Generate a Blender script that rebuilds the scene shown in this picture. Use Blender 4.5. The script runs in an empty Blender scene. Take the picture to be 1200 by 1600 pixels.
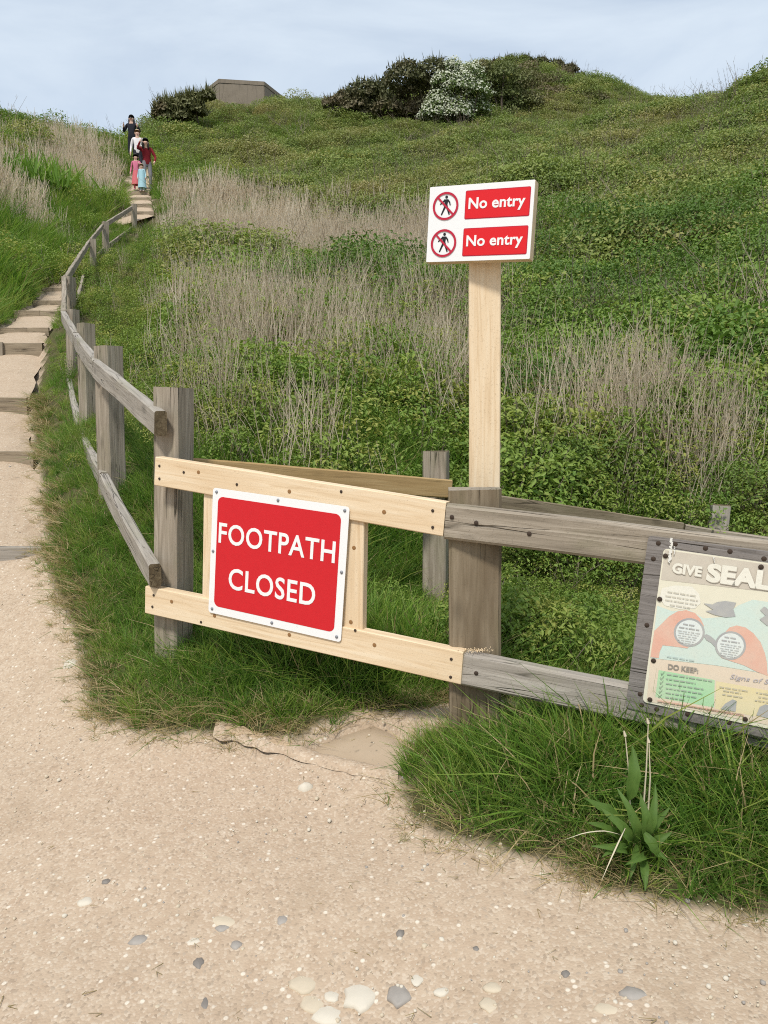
import bpy, bmesh, math, random
import numpy as np
from mathutils import Vector, Matrix, noise as mnoise
rad = math.radians
random.seed(7); rng = np.random.default_rng(7)
scene = bpy.context.scene
COL = scene.collection

# ------------------------------------------------------------------ camera, sky, sun, exposure
CAMZ = 1.25; F = 1200.0; PITCH = math.atan(140/1200)
cam = bpy.data.cameras.new('camera'); camo = bpy.data.objects.new('camera', cam); COL.objects.link(camo)
camo.location = (0, 0, CAMZ); camo.rotation_euler = (rad(90)-PITCH, 0, 0)
cam.sensor_fit = 'VERTICAL'; cam.sensor_height = 36; cam.lens = 27.0
cam.clip_start = 0.05; cam.clip_end = 3000
scene.camera = camo
SUN_EL, SUN_AZ = rad(55), rad(-160)      # azimuth measured from +Y (view) towards +X
w = bpy.data.worlds.new('World'); scene.world = w; w.use_nodes = True
nt = w.node_tree; nt.nodes.clear()
def wn(t, **k):
    n = nt.nodes.new(t)
    for a, b in k.items(): setattr(n, a, b)
    return n
sky = wn('ShaderNodeTexSky', sky_type='NISHITA', sun_disc=False, sun_elevation=SUN_EL, sun_rotation=SUN_AZ,
         air_density=1.0, dust_density=1.0, ozone_density=1.0)
bg1 = wn('ShaderNodeBackground'); bg1.inputs['Strength'].default_value = 0.13
bg2 = wn('ShaderNodeBackground'); bg2.inputs['Color'].default_value = (0.80, 0.90, 1.0, 1); bg2.inputs['Strength'].default_value = 0.86
tc = wn('ShaderNodeTexCoord'); mp = wn('ShaderNodeMapping'); mp.inputs['Scale'].default_value = (1.0, 1.0, 3.2)
no = wn('ShaderNodeTexNoise'); no.inputs['Scale'].default_value = 2.1; no.inputs['Detail'].default_value = 8; no.inputs['Roughness'].default_value = .55
no.inputs['Distortion'].default_value = .5
cr = wn('ShaderNodeValToRGB'); cr.color_ramp.elements[0].position = .30; cr.color_ramp.elements[0].color = (.42,.42,.42,1)
cr.color_ramp.elements[1].position = .68; cr.color_ramp.elements[1].color = (.96,.96,.96,1)
mx = wn('ShaderNodeMixShader'); ou = wn('ShaderNodeOutputWorld')
L = nt.links.new
L(tc.outputs['Generated'], mp.inputs['Vector']); L(mp.outputs[0], no.inputs['Vector']); L(no.outputs['Fac'], cr.inputs['Fac'])
L(sky.outputs[0], bg1.inputs['Color']); L(cr.outputs['Color'], mx.inputs['Fac'])
L(bg1.outputs[0], mx.inputs[1]); L(bg2.outputs[0], mx.inputs[2]); L(mx.outputs[0], ou.inputs['Surface'])
sl = bpy.data.lights.new('sun', 'SUN'); sl.energy = 2.9; sl.angle = rad(8); sl.color = (1.0, .955, .88)
so = bpy.data.objects.new('sun', sl); COL.objects.link(so)
sd = Vector((math.sin(SUN_AZ)*math.cos(SUN_EL), math.cos(SUN_AZ)*math.cos(SUN_EL), math.sin(SUN_EL)))
so.rotation_euler = sd.to_track_quat('Z', 'Y').to_euler(); so.location = (-6, -6, 14)
vs = scene.view_settings; vs.view_transform = 'Standard'; vs.look = 'None'; vs.exposure = 0.2; vs.gamma = 1; vs.use_curve_mapping = False
scene.cycles.use_denoising = False; scene.cycles.filter_width = 1.05; scene.cycles.max_bounces = 6; scene.cycles.transparent_max_bounces = 6

# ------------------------------------------------------------------ helpers
CP, SP = math.cos(PITCH), math.sin(PITCH)
def ray(u, v):
    cx, cy = (u-600)/F, (800-v)/F
    return Vector((cx, CP+cy*SP, -SP+cy*CP))
def at(u, v, D):
    d = ray(u, v); d = d*(D/d.y); return Vector((d.x, d.y, d.z+CAMZ))
def tag(o, label=None, cat=None, group=None, kind=None):
    if label: o['label'] = label
    if cat: o['category'] = cat
    if group: o['group'] = group
    if kind: o['kind'] = kind
    return o
WM = {}                                    # world matrices while building
def thing(name, label, cat, loc, group=None):
    o = bpy.data.objects.new(name, None); COL.objects.link(o); o.empty_display_size = .1
    o.location = loc; WM[o] = Matrix.Translation(loc)
    return tag(o, label, cat, group)
def link(name, me, M=None, parent=None, mats=None):
    if mats:
        for m in (mats if isinstance(mats, (list, tuple)) else [mats]):
            if m.name not in [x.name for x in me.materials if x]: me.materials.append(m)
    o = bpy.data.objects.new(name, me); COL.objects.link(o)
    M = M or Matrix.Identity(4); WM[o] = M
    if parent:
        o.parent = parent; o.matrix_basis = WM[parent].inverted() @ M
    else: o.matrix_basis = M
    return o
def mesh(name, v, f, smooth=False):
    me = bpy.data.meshes.new(name); me.from_pydata([tuple(p) for p in v], [], f); me.update()
    if smooth: me.polygons.foreach_set('use_smooth', [True]*len(me.polygons))
    return me
def frame(o, x, y, z):
    M = Matrix.Identity(4)
    for i, a in enumerate((x, y, z)):
        for k in range(3): M[k][i] = a[k]
    M.translation = o; return M
def mesh_np(name, V, T, mi=None):
    """V (n,3), T (m,3 or 4)"""
    me = bpy.data.meshes.new(name); k = T.shape[1]
    me.vertices.add(len(V)); me.vertices.foreach_set('co', V.astype(np.float32).ravel())
    me.loops.add(T.size); me.loops.foreach_set('vertex_index', T.astype(np.int32).ravel())
    me.polygons.add(len(T)); me.polygons.foreach_set('loop_start', np.arange(0, T.size, k, dtype=np.int32))
    if mi is not None: me.polygons.foreach_set('material_index', mi.astype(np.int32))
    me.update(calc_edges=True); me.validate(); return me

# ------------------------------------------------------------------ materials
class Mat:
    def __init__(s, name, rough=.8, spec=.3):
        s.m = bpy.data.materials.new(name); s.m.use_nodes = True; s.t = s.m.node_tree; s.t.nodes.clear()
        s.out = s.n('ShaderNodeOutputMaterial'); s.p = s.n('ShaderNodeBsdfPrincipled')
        s.p.inputs['Roughness'].default_value = rough; s.p.inputs['Specular IOR Level'].default_value = spec
        s.l(s.p.outputs[0], s.out.inputs['Surface'])
    def n(s, t, **k):
        n = s.t.nodes.new(t)
        for a, b in k.items(): setattr(n, a, b)
        return n
    def l(s, a, b): s.t.links.new(a, b)
    def coord(s, scale=(1,1,1), kind='Object', loc=None):
        c = s.n('ShaderNodeTexCoord'); m = s.n('ShaderNodeMapping'); m.inputs['Scale'].default_value = scale
        s.l(c.outputs[kind], m.inputs['Vector'])
        if loc: s.l(loc, m.inputs['Location'])
        return m.outputs[0]
    def rnd(s):
        o = s.n('ShaderNodeObjectInfo'); return o.outputs['Random']
    def rndloc(s, k=37.):
        o = s.n('ShaderNodeObjectInfo'); m = s.n('ShaderNodeMath', operation='MULTIPLY'); m.inputs[1].default_value = k
        s.l(o.outputs['Random'], m.inputs[0]); c = s.n('ShaderNodeCombineXYZ')
        for i in range(3): s.l(m.outputs[0], c.inputs[i])
        return c.outputs[0]
    def noise(s, vec, scale, det=4, ro=.55, dist=0.):
        n = s.n('ShaderNodeTexNoise'); n.inputs['Scale'].default_value = scale; n.inputs['Detail'].default_value = det
        n.inputs['Roughness'].default_value = ro; n.inputs['Distortion'].default_value = dist
        s.l(vec, n.inputs['Vector']); return n.outputs['Fac']
    def ramp(s, fac, stops):
        r = s.n('ShaderNodeValToRGB'); e = r.color_ramp.elements
        while len(e) < len(stops): e.new(.5)
        for i, (p, c) in enumerate(stops):
            e[i].position = p; e[i].color = (c if isinstance(c, tuple) else (c, c, c)) + (1,)
        s.l(fac, r.inputs['Fac']); return r.outputs['Color']
    def mix(s, fac, a, b, mode='MIX'):
        m = s.n('ShaderNodeMix', data_type='RGBA', blend_type=mode)
        for sock, val in ((m.inputs[0], fac), (m.inputs[6], a), (m.inputs[7], b)):
            if isinstance(val, (int, float)): sock.default_value = val
            elif isinstance(val, tuple): sock.default_value = val + (1,)
            else: s.l(val, sock)
        return m.outputs[2]
    def math(s, op, a, b=0.):
        m = s.n('ShaderNodeMath', operation=op)
        for i, v in enumerate((a, b)):
            if isinstance(v, (int, float)): m.inputs[i].default_value = v
            else: s.l(v, m.inputs[i])
        return m.outputs[0]
    def col(s, c):
        if isinstance(c, tuple): s.p.inputs['Base Color'].default_value = c + (1,)
        else: s.l(c, s.p.inputs['Base Color'])
        return s
    def bump(s, h, strength=.4, dist=.01):
        b = s.n('ShaderNodeBump'); b.inputs['Strength'].default_value = strength; b.inputs['Distance'].default_value = dist
        s.l(h, b.inputs['Height']); s.l(b.outputs[0], s.p.inputs['Normal']); return s
    def translucent(s, c, f=.3):
        t = s.n('ShaderNodeBsdfTranslucent'); m = s.n('ShaderNodeMixShader'); m.inputs[0].default_value = f
        if isinstance(c, tuple): t.inputs['Color'].default_value = c + (1,)
        else: s.l(c, t.inputs['Color'])
        s.l(s.p.outputs[0], m.inputs[1]); s.l(t.outputs[0], m.inputs[2]); s.l(m.outputs[0], s.out.inputs['Surface']); return s

def flat(name, c, rough=.6, spec=.3, var=.12):
    m = Mat(name, rough, spec); n = m.noise(m.coord(), 35, 5)
    m.col(m.mix(n, tuple(x*(1-var) for x in c), tuple(min(1, x*(1+var)) for x in c))); return m.m
def timber(name, dark, mid, light, algae=None, knots=True, bump=.5, crack=1.0, stain=None):
    m = Mat(name, .85, .2); loc = m.rndloc()
    v = m.coord((2.2, 46, 46), loc=loc); g = m.noise(v, 1.0, 8, .62, 1.2)
    v2 = m.coord((.8, 9, 9), loc=loc); b = m.noise(v2, 1.0, 5, .6, .5)
    c = m.ramp(g, [(.25, dark), (.48, mid), (.75, light)])
    c = m.mix(m.math('MULTIPLY', b, .6), c, mid, 'MIX')
    # drying cracks that run with the grain
    v3 = m.coord((1.1, 26, 26), loc=loc); k = m.noise(v3, 1.0, 2, .4, .3)
    kk = m.ramp(m.math('ABSOLUTE', m.math('SUBTRACT', k, .5)), [(0, 1.0), (.018, 0.)])
    bb = m.noise(m.coord((3, 3, 3), loc=loc), 1.6, 3); kk = m.math('MULTIPLY', kk, m.ramp(bb, [(.45, 0.), (.6, crack)]))
    c = m.mix(kk, c, tuple(x*.35 for x in dark))
    if knots:
        vo = m.n('ShaderNodeTexVoronoi'); vo.inputs['Scale'].default_value = 1.0
        m.l(m.coord((3.4, 8, 8), loc=loc), vo.inputs['Vector'])
        kn = m.ramp(vo.outputs['Distance'], [(.07, 1.0), (.19, 0.)])
        c = m.mix(m.math('MULTIPLY', kn, .75), c, tuple(x*.55 for x in mid))
    if algae:
        a = m.noise(m.coord((2, 6, 6), loc=loc), 1.3, 6, .65); c = m.mix(m.ramp(a, [(.5, 0.), (.72, .55)]), c, algae)
    if stain:
        a = m.noise(m.coord((1.2, 5, 5), loc=loc), 1.1, 4, .6); c = m.mix(m.ramp(a, [(.48, 0.), (.7, .7)]), c, stain)
    sp = m.noise(m.coord((180, 180, 180)), 1.0, 2); c = m.mix(m.ramp(sp, [(.6, 0.), (.75, .35)]), c, tuple(x*.5 for x in dark))
    m.col(c); h = m.math('ADD', g, m.math('MULTIPLY', kk, -1.2)); m.bump(h, bump, .004); return m.m
OLD = timber('weathered_grey_timber', (.12,.098,.07), (.295,.248,.19), (.47,.41,.33), algae=(.20,.19,.11), bump=.8)
OLDB = timber('weathered_brown_timber', (.11,.085,.055), (.25,.20,.135), (.39,.325,.235), algae=(.18,.165,.085), bump=.8, stain=(.12,.085,.05))
OLDL = timber('bleached_timber', (.16,.14,.115), (.33,.295,.25), (.50,.46,.40), algae=(.26,.25,.15), bump=.8)
NEW = timber('new_pine_timber', (.44,.28,.135), (.71,.555,.37), (.81,.70,.53), bump=.25, crack=.0, stain=(.64,.47,.29), knots=False)
TREAT = timber('brown_treated_timber', (.25,.155,.065), (.40,.265,.12), (.50,.36,.185), bump=.3, crack=.3)
BOARD = timber('dark_board_timber', (.10,.088,.08), (.20,.18,.165), (.30,.275,.255), bump=.8)
END = timber('old_end_grain', (.045,.032,.02), (.13,.10,.06), (.26,.21,.13), knots=False, bump=1.0)
NEWEND = timber('new_end_grain', (.62,.46,.27), (.72,.56,.36), (.80,.65,.45), knots=False, bump=.2, crack=0.)

def sand_nodes(m, kind='Object'):
    v = m.coord((1,1,1), kind)
    a = m.noise(v, 1.3, 6, .6); f = m.noise(v, 22, 6, .7)
    c = m.mix(a, (.362,.264,.181), (.45,.34,.24))
    c = m.mix(m.ramp(f, [(.3, 0.), (.7, 1.)]), c, (.49,.387,.282), 'MIX')
    vo = m.n('ShaderNodeTexVoronoi'); vo.inputs['Scale'].default_value = 150; m.l(v, vo.inputs['Vector'])
    sc = m.n('ShaderNodeSeparateColor'); m.l(vo.outputs['Color'], sc.inputs[0])
    c = m.mix(m.ramp(sc.outputs[0], [(.74, 0.), (.80, .40)]), c, (.60,.51,.40))
    c = m.mix(m.ramp(sc.outputs[1], [(.86, 0.), (.90, .45)]), c, (.26,.20,.145))
    vo2 = m.n('ShaderNodeTexVoronoi'); vo2.inputs['Scale'].default_value = 62; m.l(v, vo2.inputs['Vector'])
    s2 = m.n('ShaderNodeSeparateColor'); m.l(vo2.outputs['Color'], s2.inputs[0])
    pick = m.math('MULTIPLY', m.ramp(s2.outputs[0], [(.92, 0.), (.94, 1.)]), m.ramp(vo2.outputs['Distance'], [(.25, 1.), (.42, 0.)]))
    c = m.mix(m.math('MULTIPLY', pick, .8), c, (.70,.63,.52))
    d = m.noise(v, 3.7, 5, .6); c = m.mix(m.ramp(d, [(.55, 0.), (.75, .45)]), c, (.33,.245,.165))
    h = m.math('ADD', m.math('MULTIPLY', f, .6), m.math('ADD', m.math('MULTIPLY', vo.outputs['Distance'], -.7), m.math('MULTIPLY', pick, .7)))
    return c, h
M = Mat('sandy_path', .95, .1); c, h = sand_nodes(M); M.col(c); M.bump(h, .32, .005); SAND = M.m
M = Mat('ground_sand_and_soil', .95, .1); c, h = sand_nodes(M)
at_ = M.n('ShaderNodeAttribute', attribute_name='sand'); sn = M.noise(M.coord(), 9, 5, .65)
fac = M.ramp(M.math('ADD', at_.outputs['Fac'], M.math('MULTIPLY', M.math('SUBTRACT', sn, .5), .55)), [(.35, 0.), (.62, 1.)])
soil = M.mix(M.noise(M.coord(), 3.3, 6), (.055,.05,.022), (.12,.11,.05)); soil = M.mix(M.ramp(sn, [(.5, 0.), (.7, .6)]), soil, (.16,.13,.075))
M.col(M.mix(fac, soil, c)); M.bump(h, .36, .005); GROUND = M.m

def leafmat(name, stops, patch=None, tr=.3, rough=.55, spec=.3, pscale=.25, mott=.5, trc=(1.2,1.25,.9)):
    """stops: colours picked per instance; patch: (colour, low, high) soft patches across the ground"""
    m = Mat(name, rough, spec); c = m.ramp(m.rnd(), stops)
    g = m.n('ShaderNodeNewGeometry')
    if patch:
        n = m.noise(g.outputs['Position'], pscale, 4, .6); c = m.mix(m.ramp(n, [(patch[1], 0.), (patch[2], patch[3] if len(patch) > 3 else .8)]), c, patch[0])
    n2 = m.noise(g.outputs['Position'], 14., 2); c = m.mix(m.ramp(n2, [(.3, 0.), (.7, mott)]), c, m.mix(1.0, c, (.68,.70,.5), 'MULTIPLY'))
    m.col(c); m.translucent(m.mix(1.0, c, trc, 'MULTIPLY'), tr); return m.m
GRASS = leafmat('green_grass', [(0, (0.109,0.218,0.029)), (.35, (0.160,0.289,0.040)), (.7, (0.224,0.348,0.055)), (1, (0.333,0.378,0.094))], ((0.358,0.307,0.099), .58, .78, .45), .38)
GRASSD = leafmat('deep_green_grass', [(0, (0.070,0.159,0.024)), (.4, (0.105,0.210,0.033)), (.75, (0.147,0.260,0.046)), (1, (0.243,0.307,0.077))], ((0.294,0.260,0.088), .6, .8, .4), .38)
TAN = leafmat('withered_grass', [(0, (0.390,0.295,0.159)), (.5, (0.525,0.403,0.228)), (1, (0.330,0.274,0.124))], None, .25)
STRAW = leafmat('dry_stalk', [(0, (.58,.50,.38)), (.3, (.73,.645,.51)), (.7, (.80,.73,.60)), (1, (.46,.38,.28))], None, .5, .75, .2, mott=.1, trc=(1.15,1.1,1.03))
STRAWN = leafmat('dry_stalk_bleached', [(0, (.66,.575,.44)), (.4, (.77,.69,.555)), (1, (.82,.755,.63))], None, .5, .75, .2, mott=.1, trc=(1.15,1.1,1.03))
TWIG = leafmat('bare_twig', [(0, (.17,.13,.095)), (.5, (.26,.21,.165)), (1, (.33,.28,.22))], None, .0, .8, .2)
LEAFY = leafmat('weed_leaf', [(0, (0.134,0.223,0.040)), (.35, (0.192,0.286,0.051)), (.7, (0.269,0.349,0.073)), (1, (0.371,0.377,0.099))], ((0.307,0.275,0.088), .54, .74, .4), .32)
BRAM = leafmat('bramble_leaf', [(0, (0.148,0.206,0.051)), (.35, (0.202,0.261,0.066)), (.7, (0.267,0.326,0.087)), (1, (0.356,0.343,0.119))], ((0.368,0.278,0.139), .53, .70, .6), .28, pscale=.17)
BRAMN = leafmat('bramble_leaf_near', [(0, (0.109,0.199,0.033)), (.4, (0.166,0.268,0.048)), (.75, (0.243,0.338,0.068)), (1, (0.370,0.374,0.109))], ((0.319,0.266,0.099), .6, .76, .45), .3, pscale=.8)

# ------------------------------------------------------------------ terrain
CTRL = []                                                   # (u, v, distance) read off the photograph
CTRL += [(600,1600,1.5),(0,1600,1.5),(1200,1600,1.45),(600,1400,1.85),(100,1400,1.87),(1100,1500,1.62),(600,1250,2.25),(150,1250,2.3),
         (1000,1400,1.82),(1200,1440,1.75),(350,1160,2.6),(560,1200,2.42),(740,1155,2.45),(1000,1230,2.2),(1200,1230,2.15),
         (60,1050,3.2),(150,1120,2.8),(10,960,3.7),(265,1030,3.02),(420,1070,2.85),(560,1100,2.75),(850,1105,2.8),(1100,1120,2.75),(1300,1140,2.7)]
CTRL += [(680,930,3.95),(450,930,3.7),(900,980,3.8),(1120,960,4.4),(1300,960,4.4)]
TANW = timber('sandy_worn_timber', (.20,.14,.085), (.42,.31,.20), (.56,.44,.31), bump=.8)
STEPW = timber('trodden_step_timber', (.13,.10,.07), (.27,.215,.15), (.42,.345,.25), bump=.8)
FENCE = [(268,1010,3.05),(175,785,4.3),(137,672,5.7),(114,580,7.2),(107,500,9.5),(145,432,15.5),(165,402,17.8),(209,362,21.)]
CTRL += [FENCE[i] for i in (1,2,3,4,5,6,7)]
CTRL += [(300,760,4.6),(420,720,5.2),(600,720,5.6),(760,745,5.4),(900,790,5.0),(1100,830,4.9),(1250,860,4.8),
         (300,600,7.3),(450,600,7.6),(600,600,8.2),(800,620,7.8),(1000,650,7.2),(1200,680,6.6),
         (250,500,10.5),(400,500,11.2),(600,500,11.8),(800,500,11.2),(1000,520,10.2),(1200,520,9.6),
         (260,410,16),(400,410,16.5),(600,410,17),(800,400,16),(1000,400,14.8),(1200,400,13.2),
         (290,310,25),(450,310,25.5),(600,310,25),(800,300,23),(1000,300,20.5),(1200,300,17.8),
         (270,242,36),(400,236,38),(600,244,37),(800,238,34),(1000,236,29),(1200,218,24),
         (245,205,43),(360,193,50),(440,186,51),(520,182,48),(600,190,46),(650,202,43),(720,208,42),(840,200,42),(600,165,53),
         (740,142,48),(790,122,49),(840,117,50),(880,131,49),(915,150,47),(940,176,45),(975,208,41),(1050,196,37),(1100,180,34),(1150,170,32),(1200,160,30),(1250,138,28)]
CTRL += [(0,420,13.2),(0,330,17.5),(0,268,21),(0,224,25),(60,222,27),(120,228,29),(165,240,31),(100,300,22),(90,380,17.5),(160,300,24),(190,262,28.5),(205,255,31)]
STEPS = [(4.2,66,854,876),(5.8,52,706,719),(7.3,42,622,642),(9.3,66,537,553),(10.5,76,513,519),(12.0,92,486,494),(13.2,98,470,477),
         (14.6,108,450,456),(16.2,122,427,434),(17.7,138,402,409),(19.3,160,376,382),(20.6,188,350,355),(21.7,240,331,336),(22.4,238,319,325),(23.4,236,309,314),(25.6,233,299,306)]
PTS = [at(*c) for c in CTRL]
PR, PL = [], []                                              # right and left edge of the stepped path
STEPS = [(D, u, vt, vb if i < 1 else vt+(vb-vt)*(1. if i < 7 else .8)) for i, (D, u, vt, vb) in enumerate(STEPS)]
for (D, u, vt, vb) in STEPS:
    p = at(u, (vt+vb)/2, D); wdt = 1.25 if D < 9.4 else (.62 if D < 12.5 else (.42 if D < 21 else .62))
    PR.append(p); q = p + Vector((-wdt, 0, .02)); PL.append(q); PTS += [p - Vector((0,0,.02)), q]
PTS += [Vector(p) + Vector((0,0,CAMZ)) for p in [
    (3.2,2,-1.05),(4,5,-.75),(6,5,-.35),(7.5,8,.9),(10,11,2.6),(14,16,6),(22,24,11),(30,30,13),(-3.6,2,-1.12),(-3.6,4,-.85),(-4.6,5.8,.1),(-6,8,1.4),(-8,11,2.9),
    (-11,15,5.5),(-18,22,9),(-30,32,9),(0,0,-1.3),(-3,0,-1.35),(3,0,-1.3),(0,-3,-1.5),(-6,-4,-1.6),(6,-4,-1.5),(0,-25,-3.5),(-40,-20,-3.5),(40,-20,-3),
    (-14,42,13.5),(-22,50,11),(-18,70,15),(0,75,17),(15,75,17),(35,60,14),(50,45,12),(-45,50,6),(0,110,8),(60,100,6),(-60,100,3),(70,10,4),(-70,10,0),(28,48,15.5),(24,42,15.8)]]
P_ = np.array([tuple(p) for p in PTS]); n_ = len(P_)
def phi(d2): return np.where(d2 > 1e-12, .5*d2*np.log(np.maximum(d2, 1e-12)), 0.)
d2_ = ((P_[:, None, :2]-P_[None, :, :2])**2).sum(-1)
lam = np.diag(.004*(1+np.hypot(P_[:,0],P_[:,1])*.25))
A_ = np.zeros((n_+3, n_+3)); A_[:n_,:n_] = phi(d2_)+lam; A_[:n_,n_] = 1; A_[:n_,n_+1:] = P_[:,:2]; A_[n_:,:n_] = A_[:n_,n_:].T
W_ = np.linalg.solve(A_, np.concatenate([P_[:,2], np.zeros(3)]))
def smooth(a, b, x): t = np.clip((x-a)/(b-a), 0, 1); return t*t*(3-2*t)
def height(xy):
    xy = np.atleast_2d(np.asarray(xy, float)); out = np.empty(len(xy))
    for i in range(0, len(xy), 20000):
        q = xy[i:i+20000]; d = ((q[:,None,:]-P_[None,:,:2])**2).sum(-1)
        out[i:i+20000] = phi(d)@W_[:n_] + W_[n_] + q@W_[n_+1:]
    r = np.hypot(xy[:,0], xy[:,1]-20); k = smooth(75, 120, r)
    out = out*(1-k) + (-2.5)*k
    x, y = xy[:,0], xy[:,1]; a = np.clip((r+5)/60, .08, .5)
    return out + .012*np.sin(5.1*x+1.3*np.sin(3.7*y))*np.cos(4.3*y+.7) + a*.25*np.sin(.9*x+.5*np.sin(.6*y))*np.sin(.8*y+1.)
def H(x, y): return float(height([(x, y)])[0])
DD = np.geomspace(1.2, 75, 420)
def hit(u, v):
    d = ray(u, v); X = d.x/d.y*DD; Z = d.z/d.y*DD+CAMZ; h = height(np.stack([X, DD], 1))
    k = np.argmax(Z <= h); k = k if (Z <= h).any() else len(DD)-1
    if k > 0:
        a, b = Z[k-1]-h[k-1], Z[k]-h[k]; t = a/(a-b) if a != b else 0; Dm = DD[k-1]+(DD[k]-DD[k-1])*t
    else: Dm = DD[0]
    return Vector((d.x/d.y*Dm, Dm, H(d.x/d.y*Dm, Dm)))
def inpoly(poly, xy):
    x, y = xy[:,0], xy[:,1]; c = np.zeros(len(xy), bool); j = len(poly)-1
    for i in range(len(poly)):
        xi, yi = poly[i][:2]; xj, yj = poly[j][:2]
        s = ((yi > y) != (yj > y)) & (x < (xj-xi)*(y-yi)/((yj-yi) or 1e-9)+xi); c ^= s; j = i
    return c
def segdist(poly, xy, closed=True):
    d = np.full(len(xy), 1e9); n = len(poly)
    for i in range(n if closed else n-1):
        a = np.array(poly[i][:2]); b = np.array(poly[(i+1) % n][:2]); ab = b-a
        t = np.clip(((xy-a)@ab)/(ab@ab+1e-12), 0, 1); d = np.minimum(d, np.hypot(*(xy-(a+t[:,None]*ab)).T))
    return d
# sandy ground outline on the ground
edge = [hit(*p) for p in [(66,866),(88,920),(118,985),(132,1060),(160,1122),(215,1146),(330,1146),(470,1152),(505,1128),(575,1110),(650,1112),(700,1098),
        (800,1090),(940,1100),(1300,1125)]]
edge2 = [hit(*p) for p in [(1300,1150),(930,1122),(800,1112),(715,1130),(640,1160),(622,1215),(640,1262),(680,1300),(740,1316),(800,1330),(870,1350),(950,1388),(1040,1412),(1130,1420),(1200,1432)]]
SANDP = [(p.x, p.y) for p in edge] + [(p.x, p.y) for p in edge2] + [(3,1.7),(5,.5),(12,-8),(-12,-8),(-6,2),(PL[0].x-.5, 3.4), (PL[0].x, PL[0].y)]
PATHP = [(PR[0].x+.04, PR[0].y-.6)] + [(p.x+.04, p.y) for p in PR] + [(-7.9,27.2),(-8.6,29.5),(-9.4,32),(-9.9,32),(-9.2,29.5),(-8.6,27.2)] + [(p.x-.04, p.y) for p in PL[::-1]] + [(PL[0].x-.04, PL[0].y-.6)]
PATHLO = [q_ for q_ in PATHP if q_[1] < 14.7]; PATHHI = [q_ for q_ in PATHP if q_[1] > 20.]
def sand_sdf(xy):
    d = np.where(inpoly(SANDP, xy), 1, -1)*segdist(SANDP, xy); e = np.maximum(np.where(inpoly(PATHLO, xy), 1, -1)*segdist(PATHLO, xy), np.where(inpoly(PATHHI, xy), 1, -1)*segdist(PATHHI, xy))
    return np.maximum(d, e)
def axis(lo, hi, step, far0, far1, g=1.09):
    a = list(np.arange(lo, hi, step)); s = step; v = hi
    while v < far1: a.append(v); s = s*g; v += s
    s = step; v = lo-step; b = []
    while v > far0: b.append(v); s = s*g; v -= s
    return np.array(b[::-1]+a)
xs = axis(-3.0, 2.2, .035, -420, 420, 1.085); ys = axis(1.0, 4.6, .035, -300, 600, 1.07)
GX, GY = np.meshgrid(xs, ys); XY = np.stack([GX.ravel(), GY.ravel()], 1); GZ = height(XY); SD = sand_sdf(XY)
PATHB = PATHP[1:-1]; inpath = np.where(inpoly(PATHB, XY), 1, -1)*segdist(PATHB, XY)
GZ = GZ - .16*smooth(-.12, .10, inpath)                     # bed under the stepped path
# worn hollow where the closed footpath leaves the sandy ground
HOL = [tuple(hit(*p)[:2]) for p in [(470,1160),(520,1128),(590,1112),(650,1125),(640,1200),(560,1192)]]
GZ -= .10*smooth(-.02, .06, np.where(inpoly(HOL, XY), 1, -1)*segdist(HOL, XY))
fine = np.array([mnoise.fractal(Vector((x*2.1, y*2.1, 0)), 1., 2., 4) if (abs(x) < 5 and 0 < y < 6) else 0. for x, y in XY]); GZ += .010*fine
nx, ny = len(xs), len(ys); I = np.arange(nx*ny).reshape(ny, nx)
Q = np.stack([I[:-1,:-1], I[:-1,1:], I[1:,1:], I[1:,:-1]], -1).reshape(-1, 4)
me = mesh_np('ground', np.column_stack([XY, GZ]), Q)
me.polygons.foreach_set('use_smooth', [True]*len(me.polygons))
a = me.attributes.new('sand', 'FLOAT', 'POINT'); a.data.foreach_set('value', smooth(-.10, .10, SD).astype(np.float32))
g = link('ground', me, mats=GROUND); tag(g, kind='structure')

M = Mat('compacted_sand', .95, .1); v = M.coord(); M.col(M.mix(M.noise(v, 6, 5), (.36,.275,.19), (.47,.37,.265))); M.bump(M.noise(v, 90, 4), .25, .003); COMP = M.m
sl_ = [hit(*t_) for t_ in [(468,1168),(505,1142),(585,1116),(612,1128),(645,1152),(640,1212),(580,1202),(520,1192)]]; zc = sum(t_.z for t_ in sl_)/8
rr = []
for f_, dz in ((1.04,-.16),(1.02,-.052),(.96,-.040),(.6,-.044),(.15,-.048)):
    cx_ = sum(t_.x for t_ in sl_)/8; cy_ = sum(t_.y for t_ in sl_)/8
    for t in range(40):
        k = t/40*8; i_ = int(k); p_ = sl_[i_].lerp(sl_[(i_+1) % 8], k-i_); x_, y_ = cx_+(p_.x-cx_)*f_, cy_+(p_.y-cy_)*f_
        rr.append((x_+.006*mnoise.noise(Vector((x_*20,y_*20,0))), y_, H(x_, y_)+dz+.004*mnoise.noise(Vector((x_*12,y_*12,2)))))
tr = link('sunken_tread', mesh('sunken_tread', rr, [(j*40+i, j*40+(i+1) % 40, (j+1)*40+(i+1) % 40, (j+1)*40+i) for j in range(4) for i in range(40)]+[tuple(160+i for i in range(40))], True), mats=COMP); tag(tr, kind='structure')
bm = bmesh.new(); bm.from_mesh(tr.data); bmesh.ops.recalc_face_normals(bm, faces=bm.faces); bm.to_mesh(tr.data); bm.free()
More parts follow.
